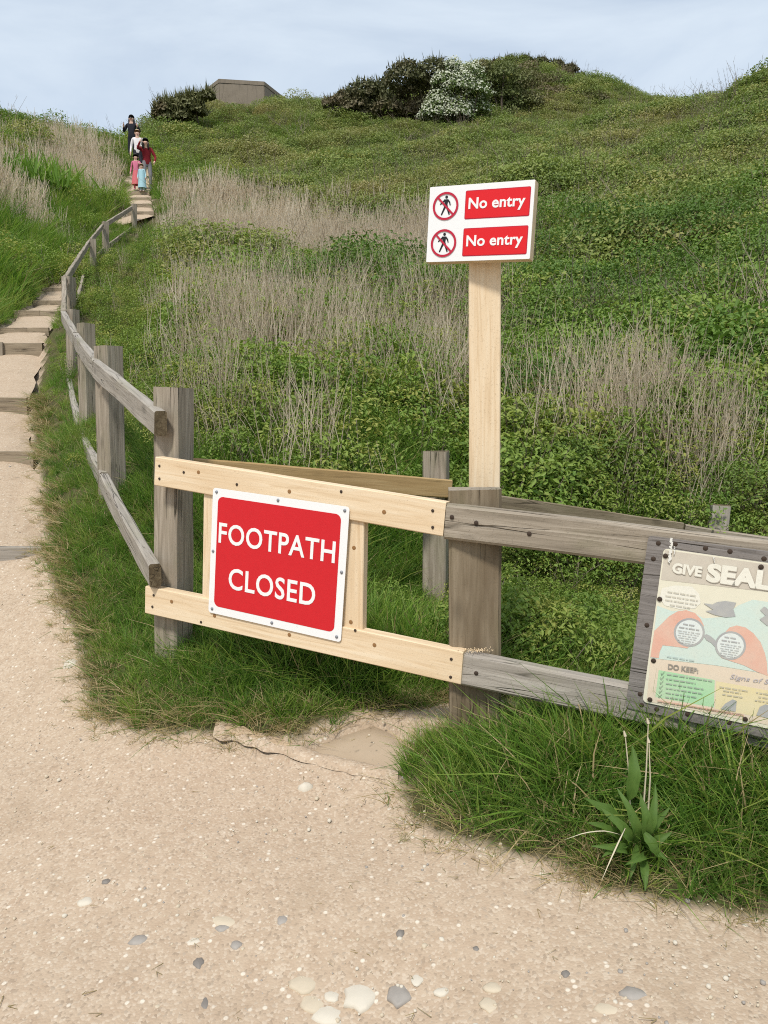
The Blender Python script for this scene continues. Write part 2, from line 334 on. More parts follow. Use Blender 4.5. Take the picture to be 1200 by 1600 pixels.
# stepped sandy path: sloping treads between timber risers
V, Fq = [], []
rows = []
for i in range(len(STEPS)):
    D, u, vt, vb = STEPS[i]; zt, zb = at(u, vt, D).z, at(u, vb, D).z
    if i == 0: rows.append((PR[0]+Vector((0,-.55,0)), PL[0]+Vector((0,-.55,0)), H(PR[0].x, PR[0].y-.55)+.0))
    rows.append((PR[i]-Vector((0,.012,0)), PL[i]-Vector((0,.012,0)), zb)); rows.append((PR[i]+Vector((0,.012,0)), PL[i]+Vector((0,.012,0)), zt))
    if i < len(STEPS)-1:
        zb2 = at(STEPS[i+1][1], STEPS[i+1][3], STEPS[i+1][0]).z
        for k in range(1, 8):
            t = k/8; sag = -.008*math.sin(math.pi*t)
            rows.append((PR[i].lerp(PR[i+1], t), PL[i].lerp(PL[i+1], t), zt+(zb2-zt)*t+sag))
top = rows[-1][2]
for (x, y) in [(-7.95,27.2),(-8.6,29.5),(-9.5,32)]: rows.append((Vector((x+.2,y,0)), Vector((x-.5,y,0)), H(x, y)+.06))
NX = 12
for (r, l, z) in rows:
    for k in range(NX+1):
        p = r.lerp(l, k/NX); e = .03*max(0, 1-min(k, NX-k)*.7)
        V.append((p.x+.03*random.uniform(-1,1), p.y, z - e + .012*mnoise.noise(Vector((p.x*3, p.y*3, 0)))))
for j in range(len(rows)-1):
    for k in range(NX): a0 = j*(NX+1)+k; Fq.append((a0, a0+NX+1, a0+NX+2, a0+1))
sp_ = link('stepped_path', mesh('stepped_path', V, [f[::-1] for f in Fq]), mats=SAND); tag(sp_, kind='structure')

# ------------------------------------------------------------------ timber pieces
def board(name, a, b, h, t, mat, parent=None, nrm=None, up=None, end=END, ch=.006, seg=None, wob=.003, seed=0, sag=0.):
    """a length of timber from a to b (centre line): h across `up`, t across the normal"""
    a, b = Vector(a), Vector(b); X = (b-a); Ln = X.length; X.normalize()
    if nrm is not None: Y = Vector(nrm); Y = (Y-X*Y.dot(X)).normalized(); Z = X.cross(Y)
    else: Z = Vector(up or (0,0,1)); Z = (Z-X*Z.dot(X)).normalized(); Y = Z.cross(X)
    n = seg or max(2, int(Ln/.09)); r = random.Random(seed*31+int(Ln*997))
    hy, hz = t/2, h/2; prof = [(-hy+ch,-hz),(hy-ch,-hz),(hy,-hz+ch),(hy,hz-ch),(hy-ch,hz),(-hy+ch,hz),(-hy,hz-ch),(-hy,-hz+ch)]
    V, Fc = [], []; o = r.uniform(0, 99)
    for i in range(n+1):
        s = i/n
        for k, (y, z) in enumerate(prof):
            q = Vector((s*Ln*3+o, y*9, z*9)); d = wob*mnoise.noise(q); e = wob*mnoise.noise(q+Vector((7,3,1)))
            V.append((s*Ln-Ln/2 + (wob*1.2*mnoise.noise(q*3.) if i in (0, n) else 0), y*(1+d/hy)+.4*e, z*(1+e/hz)+.4*d - sag*4*s*(1-s)))
    for i in range(n):
        for k in range(8): Fc.append((i*8+k, i*8+(k+1) % 8, (i+1)*8+(k+1) % 8, (i+1)*8+k))
    nb = len(Fc); Fc.append(tuple(range(7,-1,-1))); Fc.append(tuple(n*8+k for k in range(8)))
    Fc = [f[::-1] for f in Fc]
    me = mesh(name, V, Fc); me.materials.append(mat); me.materials.append(end)
    me.polygons[nb].material_index = 1; me.polygons[nb+1].material_index = 1
    bm = bmesh.new(); bm.from_mesh(me); bmesh.ops.recalc_face_normals(bm, faces=bm.faces); bm.to_mesh(me); bm.free()
    return link(name, me, frame((a+b)/2, X, Y, Z), parent)
def disc_mesh(name, r, h, n=8, dome=.3):
    V = [(r*math.cos(i*2*math.pi/n), r*math.sin(i*2*math.pi/n), 0) for i in range(n)] + [(r*.8*math.cos(i*2*math.pi/n), r*.8*math.sin(i*2*math.pi/n), h) for i in range(n)] + [(0,0,h*(1+dome))]
    Fc = [(i, (i+1) % n, n+(i+1) % n, n+i) for i in range(n)] + [(n+i, n+(i+1) % n, 2*n) for i in range(n)]
    return mesh(name, V, Fc, True)
STEEL = flat('dull_steel', (.22,.23,.25), .45, .5); RUST = flat('rusty_iron', (.055,.038,.028), .8, .2)
SCREW = disc_mesh('screw', .0062, .003); SCREW.materials.append(STEEL)
NAIL = disc_mesh('nail_head', .0055, .002); NAIL.materials.append(RUST)
NAILB = disc_mesh('bolt_hole', .0075, .0015); NAILB.materials.append(RUST)
def stud(name, me, p, n, parent):
    n = Vector(n).normalized(); x = n.orthogonal().normalized(); return link(name, me, frame(Vector(p), x, n.cross(x), n), parent)

class Plane:                                               # a vertical working plane through two ground points
    def __init__(s, a, b):
        s.a, s.b = Vector(a), Vector(b); d = s.b-s.a; s.x = Vector((d.x, d.y, 0)).normalized(); s.n = Vector((s.x.y, -s.x.x, 0))   # n points to the viewer
    def at(s, u, v, off=0.):
        d = ray(u, v); o = Vector((0,0,CAMZ)); p = s.a + s.n*off; t = (p-o).dot(s.n)/d.dot(s.n); return o+d*t
PN = Plane(at(243,800,2.95), at(695,800,2.43))             # front face of the new timber barrier
PG = Plane(at(697,800,2.43), at(1200,800,2.12))            # front face of the old grey rails
def rail(name, pl, tl, bl, tr, br, t, mat, parent, off=0., **k):
    A, B, C_, D_ = pl.at(*tl, off), pl.at(*bl, off), pl.at(*tr, off), pl.at(*br, off)
    a, b = (A+B)/2-pl.n*t/2, (C_+D_)/2-pl.n*t/2; X = (b-a).normalized(); up = pl.n.cross(X)*-1
    h = ((A-B).length+(C_-D_).length)/2
    return board(name, a, b, h, t, mat, parent, nrm=-pl.n, **k)

# ---- fence beside the steps
fb = at(268,1010,3.05); fb.z = H(fb.x, fb.y)
fence = thing('step_fence', 'weathered grey post and rail fence climbing beside the sandy steps', 'fence', fb)
tops = [(272,606),(169,541),(134,506),(113,484),(107,433),(145,374),(164.5,347),(209.5,319)]
FD = [3.06,4.3,5.7,7.2,9.5,15.5,17.8,21.]; FW = [.118,.118,.100,.098,.125,.118,.125,.118]
posts = []
for i in range(8):
    t = at(*tops[i], FD[i]); bpt = at(FENCE[i][0], FENCE[i][1], FD[i]); bpt.z = min(bpt.z, H(bpt.x, bpt.y)) - .25
    k = (bpt.z-t.z)
    yaw = [25,35,38,30,20,-25,-40,-45][i]
    o = board('post', bpt, t, FW[i], FW[i]*.95, OLD if i != 1 else OLD, fence, nrm=(math.sin(rad(yaw)), math.cos(rad(yaw)), 0), ch=.008, seed=i, wob=.004, end=OLDL)
    posts.append((bpt, t))
UP = [(249,661,2.96),(152,577,4.21),(119,531,5.6),(99.5,495,7.1),(101,440,9.4),(138,381,15.4),(160,354,17.7),(206,325,20.9)]
LO = [(241,897,2.95),(163,752,4.2),(126,678,5.6),(108,598,7.1),(102,545,9.4),(132,427,15.4),(160,391,17.7),(206,357,20.9)]
for i in range(7):
    for nm, Lst, hh in (('upper_rail', UP, .10), ('lower_rail', LO, .095)):
        a, b = at(*Lst[i]), at(*Lst[i+1]); d = (b-a).normalized(); a2 = a + d*(.012 if i else -.02); b2 = b - d*.012
        sd_ = Vector((-1, -.2, 0)) if i < 4 else Vector((-.6, -.8, 0))
        board(nm, a2, b2, hh, .045, OLDL if i in (0,1,2) else OLD, fence, up=(0,0,1), seed=i+10, wob=.006, sag=.012 if nm == 'lower_rail' and i < 3 else 0)
# ---- new timber barrier
pb = (PN.at(470,1100)); pb.z = H(pb.x, pb.y)
bar = thing('timber_barrier', 'barrier of new pale pine boards nailed across the old footpath opening', 'barrier', pb)
ru = rail('top_board', PN, (242,714), (242,758), (695,784), (694,839), .045, NEW, bar, end=NEWEND, ch=.003, wob=.0012, seed=3)
rl = rail('bottom_board', PN, (227,916), (227,958), (722,1018), (721,1071), .045, NEW, bar, end=NEWEND, ch=.003, wob=.0012, seed=4)
def upright(u0, u1, v0, v1, off, seed, t=.035):
    a = (PN.at(u0, v0, off)+PN.at(u1, v0, off))/2 - PN.n*t/2; b = (PN.at(u0-3, v1, off)+PN.at(u1-3, v1, off))/2 - PN.n*t/2
    wd = (PN.at(u1, v0, off)-PN.at(u0, v0, off)).length
    return board('upright', b, a, wd, t, NEW, bar, nrm=-PN.n, end=NEWEND, ch=.003, wob=.001, seed=seed)
upright(318,346,752,946,-.012,5); upright(529,569,800,1000,-.012,6)
for (u, v) in [(249,728),(249,748),(287,738),(370,757),(533,768),(676,798),(676,824),(240,930),(238,948),(314,972),(705,1030),(704,1058),(555,985)]:
    stud('nail_head', NAIL, PN.at(u, v, .0012), PN.n, bar)
KNM = flat('pine_knot', (.27,.145,.06), .7, .2, .3); KNOT = disc_mesh('knot', .0075, .0003, 10); KNOT.materials.append(KNM)
for (u, v) in [(310,738),(452,768),(600,800),(335,962),(452,992),(585,1008),(268,940)]: stud('knot', KNOT, PN.at(u, v, .0008), PN.n, bar)
for (u, v) in [(553,856),(548,972)]: stud('knot', KNOT, PN.at(u, v, -.0112), PN.n, bar)
# ---- footpath closed sign
RED = flat('red_reflective_sheet', (.57,.011,.019), .40, .4, .06); WHITE = flat('white_sign_sheet', (.80,.80,.79), .4, .4, .02); GREYP = flat('galvanised_edge', (.52,.55,.60), .4, .5)
BLACK = flat('black_print', (.012,.012,.014), .5, .3)
TL, TR, BR, BL = [PN.at(*p, .004) for p in ((331.8,762),(541,791),(538.5,1005),(328,956))]
sx = ((TR-TL)+(BR-BL)).normalized(); sn_ = PN.n; sy = sn_.cross(sx); SW = ((TR-TL).length+(BR-BL).length)/2; SH = ((TL-BL).length+(TR-BR).length)/2
sc = (TL+TR+BL+BR)/4; SM = frame(sc, sx, sy, sn_)
def rrect(w, h, r, n=6, cx=0., cy=0.):
    P = []
    for (qx, qy, a0) in ((w/2-r, h/2-r, 0), (-w/2+r, h/2-r, 90), (-w/2+r, -h/2+r, 180), (w/2-r, -h/2+r, 270)):
        for i in range(n+1): a = rad(a0+90*i/n); P.append((cx+qx+r*math.cos(a), cy+qy+r*math.sin(a)))
    return P
def slab(name, P, z0, z1):
    n = len(P); V = [(x, y, z1) for x, y in P]+[(x, y, z0) for x, y in P]
    area = sum(P[i][0]*P[(i+1) % n][1]-P[(i+1) % n][0]*P[i][1] for i in range(n))
    Fc = [tuple(range(n)), tuple(range(2*n-1, n-1, -1))]+[(i, n+i, n+(i+1) % n, (i+1) % n) for i in range(n)]
    if area < 0: Fc = [f[::-1] for f in Fc]
    return mesh(name, V, Fc)
def textmesh(name, s, size, depth=.0006, bold=0., sx=1., space=1., align='CENTER', shear=0.):
    c = bpy.data.curves.new(name, 'FONT'); c.body = s; c.size = size; c.extrude = depth; c.offset = bold; c.align_x = align; c.space_character = space; c.resolution_u = 4; c.shear = shear
    o = bpy.data.objects.new(name, c); COL.objects.link(o); dg = bpy.context.evaluated_depsgraph_get(); dg.update()
    me = bpy.data.meshes.new_from_object(o.evaluated_get(dg)); bpy.data.objects.remove(o); me.name = name
    me.transform(Matrix.Diagonal((sx, 1, 1, 1))); return me
def fit(me, x0, x1, y0, y1, z):
    """stretch print to an exact rectangle"""
    co = np.empty(len(me.vertices)*3, np.float32); me.vertices.foreach_get('co', co); co = co.reshape(-1, 3)
    mn, mx_ = co.min(0), co.max(0); co[:,0] = x0+(co[:,0]-mn[0])/(mx_[0]-mn[0])*(x1-x0); co[:,1] = y0+(co[:,1]-mn[1])/(mx_[1]-mn[1])*(y1-y0); co[:,2] += z
    me.vertices.foreach_set('co', co.ravel()); me.update(); return me
cs = thing('footpath_closed_sign', 'red and white footpath closed sign screwed to the pale timber barrier', 'sign', sc)
plate = link('plate', slab('plate', rrect(SW, SH, .012), 0, .0025), SM, cs, WHITE)
red = link('red_panel', slab('red_panel', rrect(SW*.905, SH*.875, .022, cx=-.002), .0028, .0034), SM, cs, RED)
X = lambda f: (f-.5)*SW
Y = lambda f: (.5-f)*SH
link('lettering', fit(textmesh('lettering', 'FOOTPATH', .1, bold=.0014, space=1.06), X(.062), X(.925), Y(.425), Y(.262), .0042), SM, red, WHITE)
link('lettering', fit(textmesh('lettering', 'CLOSED', .1, bold=.0014, space=1.06), X(.155), X(.805), Y(.775), Y(.605), .0042), SM, red, WHITE)
for (fx, fy) in [(.03,.03),(.5,.025),(.97,.03),(.02,.5),(.975,.48),(.03,.965),(.5,.97),(.97,.965)]:
    stud('screw', SCREW, SM @ Vector((X(fx), Y(fy), .0028)), sn_, cs)
# ---- old front fence to the right of the barrier
cp = PG.at(742,1150,-.06); cp.z = H(cp.x, cp.y)
ff = thing('front_fence', 'grey front fence with one stout post and two rails beneath the information board', 'fence', cp)
yaw = math.atan2(PG.x.y, PG.x.x)
PC = Plane(at(697,800,2.40), at(790,800,2.40-.012))
pt_t = PC.at(741,763,-.112); pt_b = PC.at(744,1150,-.112); pt_b.z -= .3
pbd = board('post', pt_b, pt_t, .17, .12, OLDB, ff, nrm=-PC.n, ch=.010, wob=.003, seed=21, end=OLD)
rail('upper_rail', PG, (696,787), (696,842), (1600,891), (1600,960), .05, OLD, ff, wob=.003, seed=22, ch=.009)
rail('lower_rail', PG, (722,1022), (722,1071), (1600,1194), (1600,1262), .05, OLDL, ff, wob=.003, seed=23, ch=.009)
e_t, e_b = PG.at(1560,860,-.115), PG.at(1560,1200,-.115); e_b.z = H(e_b.x, e_b.y)-.3; board('post', e_b, e_t, .13, .12, OLDB, ff, nrm=-PG.n, ch=.010, wob=.003, seed=27, end=OLD)
for (u, v) in [(706,808),(744,817),(827,834),(744,1052)]: stud('nail_head', NAILB, PG.at(u, v, .003), PG.n, ff)
# knot ring on the post face
# ---- no entry sign on its tall post
nb = at(762,1085,2.72); nb.z = H(nb.x, nb.y)
ne = thing('no_entry_sign', 'white double no entry sign on a tall pale pine post', 'sign', nb)
PS = Plane(at(734,800,2.66), at(785,800,2.645))
a, b = PS.at(758,1100,-.02), PS.at(758,398,-.02); a.z = H(a.x, a.y)-.2
pw = (PS.at(783,600)-PS.at(734,600)).length
board('post', a, b, pw, .05, NEW, ne, nrm=-Plane(at(734,800,2.66), at(785,800,2.64)).n, end=NEWEND, ch=.003, wob=.0012, seed=31)
PE = Plane(at(669,800,2.67), at(834,800,2.52))
TL, TR, BR, BL = [PE.at(*p) for p in ((669,292.4),(834,281.2),(830.5,404),(669,410))]
ex = ((TR-TL)+(BR-BL)).normalized(); en = PE.n; ey = en.cross(ex); EW = ((TR-TL).length+(BR-BL).length)/2; EH = ((TL-BL).length+(TR-BR).length)/2
ec = (TL+TR+BL+BR)/4; EM = frame(ec, ex, ey, en)
board('backing_board', ec-ex*EW/2-en*.024, ec+ex*EW/2-en*.024, EH, .043, NEW, ne, nrm=-en, end=NEWEND, ch=.002, wob=.0006, seed=32)
pan = link('sign_panel', slab('sign_panel', rrect(EW*.998, EH*.998, .003), -.002, .001), EM, ne, WHITE)
BRED = flat('bright_red_print', (.66,.004,.008), .4, .4, .02); DRED = flat('dark_red_print', (.46,.008,.035), .4, .4, .02)
X = lambda f: (f-.5)*EW
Y = lambda f: (.5-f)*EH
def ring(r0, r1, cx, cy, z, n=40):
    V = [(cx+r*math.cos(i*2*math.pi/n), cy+r*math.sin(i*2*math.pi/n), z) for r in (r0, r1) for i in range(n)]
    return V, [(i, n+i, n+(i+1) % n, (i+1) % n) for i in range(n)]
def bar2(p, q, w0, w1, z):
    p, q = Vector((*p, 0)), Vector((*q, 0)); d = (q-p).normalized(); s = Vector((-d.y, d.x, 0)); V = [p-s*w0, q-s*w1, q+s*w1, p+s*w0]; return [(v.x, v.y, z) for v in V], [(0,1,2,3)]
def join(parts):
    V, Fc = [], []
    for v, f in parts: o = len(V); V += v; Fc += [tuple(i+o for i in q) for q in f]
    return V, Fc
for row, (cyf, y0, y1) in enumerate(((.265,.085,.45),(.755,.575,.935))):
    cx, cy, R = X(.167), Y(cyf), EH*.185
    # pedestrian pictogram
    k = R/100.
    def q(x, y): return (cx+x*k, cy+y*k)
    hd = [(cx+4*k+11*k*math.cos(i*.5236), cy+64*k+11*k*math.sin(i*.5236), .0020) for i in range(12)]
    parts = [(hd, [tuple(range(12))])]
    for p0, p1, w0, w1 in [((3,48),(2,6),15,11),((2,10),(-14,-26),9,6.5),((-14,-26),(-30,-62),6.5,5),((4,10),(18,-24),9,6.5),((18,-24),(32,-62),6.5,5),
                           ((-6,46),(-26,24),6,5),((-26,24),(-44,14),5,4),((12,46),(30,26),6,5),((30,26),(36,4),5,4)]:
        parts.append(bar2(q(*p0), q(*p1), w0*k, w1*k, .0020))
    # each later shape sits a hair above the one before, so nothing is coplanar
    parts = [([(x, y, z+.00006*i) for x, y, z in v], f) for i, (v, f) in enumerate(parts)]
    V, Fc = join(parts); link('walking_figure', mesh('walking_figure', V, Fc), EM, pan, BLACK)
    pr = [ring(R*.84, R, cx, cy, .0034)]; d = .7071*R*.92; pr.append(bar2((cx-d, cy+d), (cx+d, cy-d), R*.068, R*.068, .0033))
    V, Fc = join(pr); link('prohibition_ring', mesh('prohibition_ring', V, Fc), EM, pan, DRED)
    px0, px1 = .36, .965; w_, h_ = (px1-px0)*EW, (y1-y0)*EH
    o = link('red_panel', slab('red_panel', rrect(w_+.002, h_+.002, .005, cx=(X(px0)+X(px1))/2, cy=(Y(y0)+Y(y1))/2), .0012, .0017), EM, pan, DRED)
    o2 = link('red_face', slab('red_face', rrect(w_-.003, h_-.003, .0045, cx=(X(px0)+X(px1))/2, cy=(Y(y0)+Y(y1))/2), .0020, .0023), EM, pan, BRED)
    t = fit(textmesh('lettering', 'No entry', .1, bold=.0024, space=1.03), X(.392), X(.925), Y(y0)-.78*h_, Y(y0)-.255*h_, .0030)
    link('lettering', t, EM, pan, WHITE)
for (u, v) in [(750,420),(778,425),(766,633)]:
    stud('knot', KNOT, PS.at(u, v, .0065-.0085+.002), PS.n, ne)

# ---- information board
PI = Plane(at(1013,800,2.215), at(1200,800,2.095))
ib = PI.at(1100,1150); ib.z = H(ib.x, ib.y)
inf = thing('information_board', 'faded illustrated seal information panel on a dark wooden backboard fixed to the grey rails', 'information board', PI.at(1150,990,0))
TL, BL, TR = PI.at(1037,857), PI.at(1010,1098), PI.at(1200,880)
ix = (TR-TL).normalized(); inn = PI.n; iy = inn.cross(ix); IH = (TL-BL).dot(iy); IW = .62
O_ = TL.copy(); IM = frame(O_, ix, iy, inn)
BW = IW+.085; BT, BB = .030, .030
bb = link('backboard', slab('backboard', rrect(BW, IH+BT+BB, .010, cx=IW/2-.004, cy=-IH/2), -.028, -.004), IM, inf, BOARD)
CREAM = flat('faded_cream_print', (.72,.68,.54), .5, .3, .05)
pnl = link('panel', slab('panel', rrect(IW, IH, .012, cx=IW/2, cy=-IH/2), -.004, 0), IM, inf, CREAM)
IMi = IM.inverted()
def lp(x, y):                                              # panel coordinates of a point seen on the board
    p = IMi @ PI.at(960+x/4.446, 820+y/4.446); return (p.x, p.y)
LZ = [0.0006]
def patch(name, pts, mat, clip=None):
    P = [lp(*p) for p in pts]; P = [(min(max(x, .004), IW-.004), min(max(y, -IH+.004), -.004)) for x, y in P]
    z = LZ[0]; LZ[0] += .00012; n = len(P)
    bm = bmesh.new(); vs_ = [bm.verts.new((x, y, z)) for x, y in P]; f = bm.faces.new(vs_); f.normal_update()
    if f.normal.z < 0: f.normal_flip()
    bmesh.ops.triangulate(bm, faces=bm.faces[:]); me = bpy.data.meshes.new(name); bm.to_mesh(me); bm.free()
    return link(name, me, IM, pnl, mat)
def ink(name, c):
    m = Mat(name, .5, .3); v = m.coord(); n = m.noise(v, 9, 6, .7); f = m.noise(v, 120, 3, .6)
    c = tuple(x*.86+.09 for x in c); k = m.mix(m.ramp(n, [(.35, .05), (.7, .42)]), c, (.70,.66,.54)); k = m.mix(m.ramp(f, [(.55, 0.), (.75, .22)]), k, (.40,.36,.29)); m.col(k); return m.m
TANP, BLUEP, PEACH, GREENP, YELP = ink('faded_tan_print',(.50,.43,.34)), ink('faded_blue_print',(.55,.70,.63)), ink('faded_peach_print',(.74,.58,.42)), ink('faded_green_print',(.33,.64,.32)), ink('faded_yellow_print',(.76,.62,.30))
ORG, GREYI, PALE, LCREAM, INK = ink('faded_orange_print',(.72,.33,.22)), ink('faded_grey_print',(.27,.28,.30)), ink('pale_lens_print',(.70,.76,.74)), ink('light_cream_print',(.80,.77,.66)), ink('brown_ink',(.16,.13,.10))
patch('header_band', [(328,170),(1600,345),(1600,525),(300,378)], TANP)
patch('sea_print', [(285,560),(400,600),(520,590),(620,650),(750,640),(860,560),(960,520),(1100,540),(1250,560),(1600,600),(1600,1110),(1067,1035),(700,975),(255,925)], BLUEP)
patch('speech_bubble', [(330,440),(420,420),(540,430),(590,480),(600,545),(560,580),(450,585),(350,560),(315,510)], LCREAM)
patch('sand_band', [(252,928),(700,978),(1067,1040),(1600,1115),(1600,1500),(900,1355),(225,1225)], PEACH)
patch('check_box', [(308,1008),(697,1078),(692,1268),(284,1196)], GREENP)
patch('sign_box', [(707,1085),(1067,1150),(1600,1235),(1600,1440),(1067,1345),(700,1278)], YELP)
def oval(cx, cy, rx, ry, n=26, rot=0): return [(cx+rx*math.cos(i*2*math.pi/n)*math.cos(rot)-ry*math.sin(i*2*math.pi/n)*math.sin(rot), cy+rx*math.cos(i*2*math.pi/n)*math.sin(rot)+ry*math.sin(i*2*math.pi/n)*math.cos(rot)) for i in range(n)]
patch('hand_print', [(278,735),(320,695),(380,635),(440,600),(500,592),(560,612),(600,655),(622,700),(600,730),(560,700),(430,745),(440,800),(490,815),(530,838),(505,858),(440,848),(335,836),(315,880),(308,925),(250,918)], ORG)
patch('hand_print', [(770,745),(800,712),(850,698),(910,712),(965,752),(1015,815),(1045,890),(1060,960),(1064,1048),(985,1018),(900,975),(820,950),(738,922),(770,905),(840,912),(880,905),(905,860),(895,790),(850,755),(810,748)], ORG)
for (cx, cy) in ((520,747),(806,838)):
    patch('lens_rim', oval(cx, cy, 108, 100), GREYI); patch('lens_print', oval(cx, cy, 93, 86), PALE)
patch('bridge_print', [(618,768),(640,758),(672,775),(700,800),(712,838),(700,848),(672,818),(640,800)], GREYI)
patch('seal_print', [(618,543),(680,553),(712,536),(770,528),(846,540),(826,585),(842,636),(770,642),(690,622),(632,598),(688,590)], GREYI)
patch('seal_print', [(1012,592),(1042,566),(1075,590),(1120,600),(1180,640),(1160,690),(1060,700),(1008,655),(1050,630)], GREYI)
patch('seal_print', [(738,1278),(770,1240),(822,1210),(850,1222),(842,1296),(790,1290)], GREYI)
patch('seal_print', [(985,1320),(1010,1262),(1050,1245),(1110,1262),(1130,1345),(1060,1340)], GREYI)
patch('footer_line', [(300,1214),(900,1318),(900,1330),(300,1226)], ORG)
def ptext(s, x0, y0, x1, cap, mat, bold=0., shear=0., name='lettering'):
    a, b = lp(x0, y0), lp(x1, y0 + (x1-x0)*.145); z = LZ[0]; LZ[0] += .00012
    me = fit(textmesh(name, s, .05, .0002, bold=bold, shear=shear), 0, math.hypot(b[0]-a[0], b[1]-a[1]), 0, cap/4.446/545, z)
    ang = math.atan2(b[1]-a[1], b[0]-a[0]); me.transform(Matrix.Translation((a[0], a[1], 0)) @ Matrix.Rotation(ang, 4, 'Z'))
    return link(name, me, IM, pnl, mat)
SHADP = ink('tan_letter_shade',(.36,.30,.23))
for dx, mt in ((5, SHADP), (0, LCREAM)):
    ptext('GIVE', 398+dx, 332+dx, 603+dx, 74, mt, .0022); ptext('SEALS', 633+dx, 392+dx, 1175+dx, 132, mt, .0026)
ptext('DO KEEP:', 372, 1001, 582, 40, INK, .0014)
ptext('Signs of S', 800, 1076, 1075, 44, ink('purple_grey_ink',(.36,.33,.40)), 0., .3)
def lines(rows, mat, name='small_print'):
    parts = []; z = LZ[0]; LZ[0] += .00012; r = random.Random(5)
    for (x0, y0, x1, th) in rows:
        x = x0
        while x < x1:
            wl = min(r.uniform(14, 44), x1-x); y = y0+(x-x0)*.155
            P = [lp(x, y), lp(x+wl, y+wl*.155), lp(x+wl, y+wl*.155-th*.62), lp(x, y-th*.62)]; parts.append(([(p[0], p[1], z) for p in P], [(0,1,2,3)])); x += wl+r.uniform(5, 9)
    V, Fc = join(parts); tag(link(name, mesh(name, V, Fc), IM, pnl, mat), kind='stuff')
lines([(370,466,565,10),(355,494,580,9),(352,522,575,9),(385,556,525,9)], ink('ochre_ink',(0.45,0.41,0.32)))
lines([(478,690,560,12),(450,712,590,12)]+[(440+6*(i % 2), 733+16*i, 595-10*i, 6) for i in range(6)], ink('dark_grey_ink',(0.33,0.33,0.34)))
lines([(765,780,850,12),(745,802,870,12)]+[(735+6*(i % 2), 824+16*i, 880-8*i, 6) for i in range(6)], ink('slate_ink',(0.33,0.33,0.35)))
lines([(365,915,555,10)], ink('blue_ink',(.36,.47,.47)))
lines([(365,1038,680,11),(360,1070,565,11),(358,1102,620,11),(358,1134,605,11),(356,1166,570,11),(355,1196,495,11)], ink('green_ink',(0.26,0.32,0.26)))
lines([(730,1125,930,9),(757,1151,880,9),(750,1177,890,9),(985,1165,1140,9),(1000,1195,1120,9),(975,1218,1130,9)], ink('brown_small_ink',(0.39,0.35,0.28)))
lines([(300,1226,900,10)], ink('rust_ink',(.45,.24,.13)))
parts = []
for i in range(6):
    x, y = 336-3.6*i, 1032+31*i
    for p in ([(x-14,y-4),(x-7,y+10),(x-4,y+6),(x-10,y-6)], [(x-7,y+10),(x+14,y-14),(x+12,y-17),(x-6,y+3)]):
        parts.append(([(*lp(*t), LZ[0]+.0001*len(parts)*.1) for t in p], [(0,1,2,3)]))
V, Fc = join(parts); link('tick_marks', mesh('tick_marks', V, Fc), IM, pnl, ink('tick_ink',(.05,.15,.07)))
for (x, y) in [(355,215),(1018,292),(315,515),(272,942),(247,1212),(908,1348)]:
    p = lp(x, y); stud('screw', NAILB, IM @ Vector((p[0], p[1], .003)), inn, inf)
for (x, y) in [(305,130),(270,238),(225,700),(178,1180),(188,1256),(293,1285),(508,1320),(797,1377),(422,136),(633,165),(803,187),(1040,238)]:
    p = lp(x, y); stud('bolt_hole', NAILB, IM @ Vector((p[0], p[1], -.004)), inn, inf)
# bird dropping streaks over the board's top left corner
DROP = flat('dried_bird_dropping', (.70,.68,.62), .8, .1)
for (x0, y0, x1, y1, ww, zo) in [(398,92,392,168,13,-.0038),(420,140,419,168,5,-.0038),(392,172,380,262,13,.0012),(418,173,416,205,5,.0012),(690,225,695,262,4,.0012)]:
    a, b = lp(x0, y0), lp(x1, y1); n = 10; P = []; rr_ = [ww/2420*(.35+.9*random.random())*(1-.35*i/n) for i in range(n+1)]; ss_ = [ww/2420*.4*random.uniform(-1,1) for i in range(n+1)]
    for s_ in (-1, 1):
        for i in (range(n+1) if s_ < 0 else range(n, -1, -1)): t = i/n; P.append((a[0]+(b[0]-a[0])*t+s_*rr_[i]+ss_[i], a[1]+(b[1]-a[1])*t))
    link('bird_dropping', slab('bird_dropping', P, zo, zo+.0008+(LZ[0] if zo > 0 else 0)), IM, inf, DROP)
# ---- back fence
b1 = at(681,930,3.95); b1.z = H(b1.x, b1.y)
bf = thing('back_fence', 'low weathered fence behind the barrier with one brown treated rail', 'fence', b1)
b2 = at(1124,940,4.85)
board('post', Vector((b1.x, b1.y, b1.z-.2)), at(682,705,3.95), .118, .115, OLD, bf, nrm=(.25,1,0), seed=41, wob=.004)
t2 = at(1126,789,4.75); board('post', Vector((t2.x-.03, t2.y, H(t2.x, t2.y)-.2)), t2, .112, .10, OLDL, bf, nrm=(.35,1,0), seed=42, wob=.004)
p0 = at(272,731,3.13); p1 = at(702,764,3.86)
board('rail', p0, p1, .095, .045, TREAT, bf, up=(0,0,1), seed=43, wob=.002)
g0, g1 = at(700,776,3.84), at(1062,827,4.62); board('rail', g0, g1, .09, .045, OLDB, bf, up=(0,0,1), seed=44, wob=.004)
g2 = at(1068,830,4.66); g3 = at(1330,872,4.5); board('rail', g2, g3, .09, .045, OLD, bf, up=(0,0,1), seed=45, wob=.004)

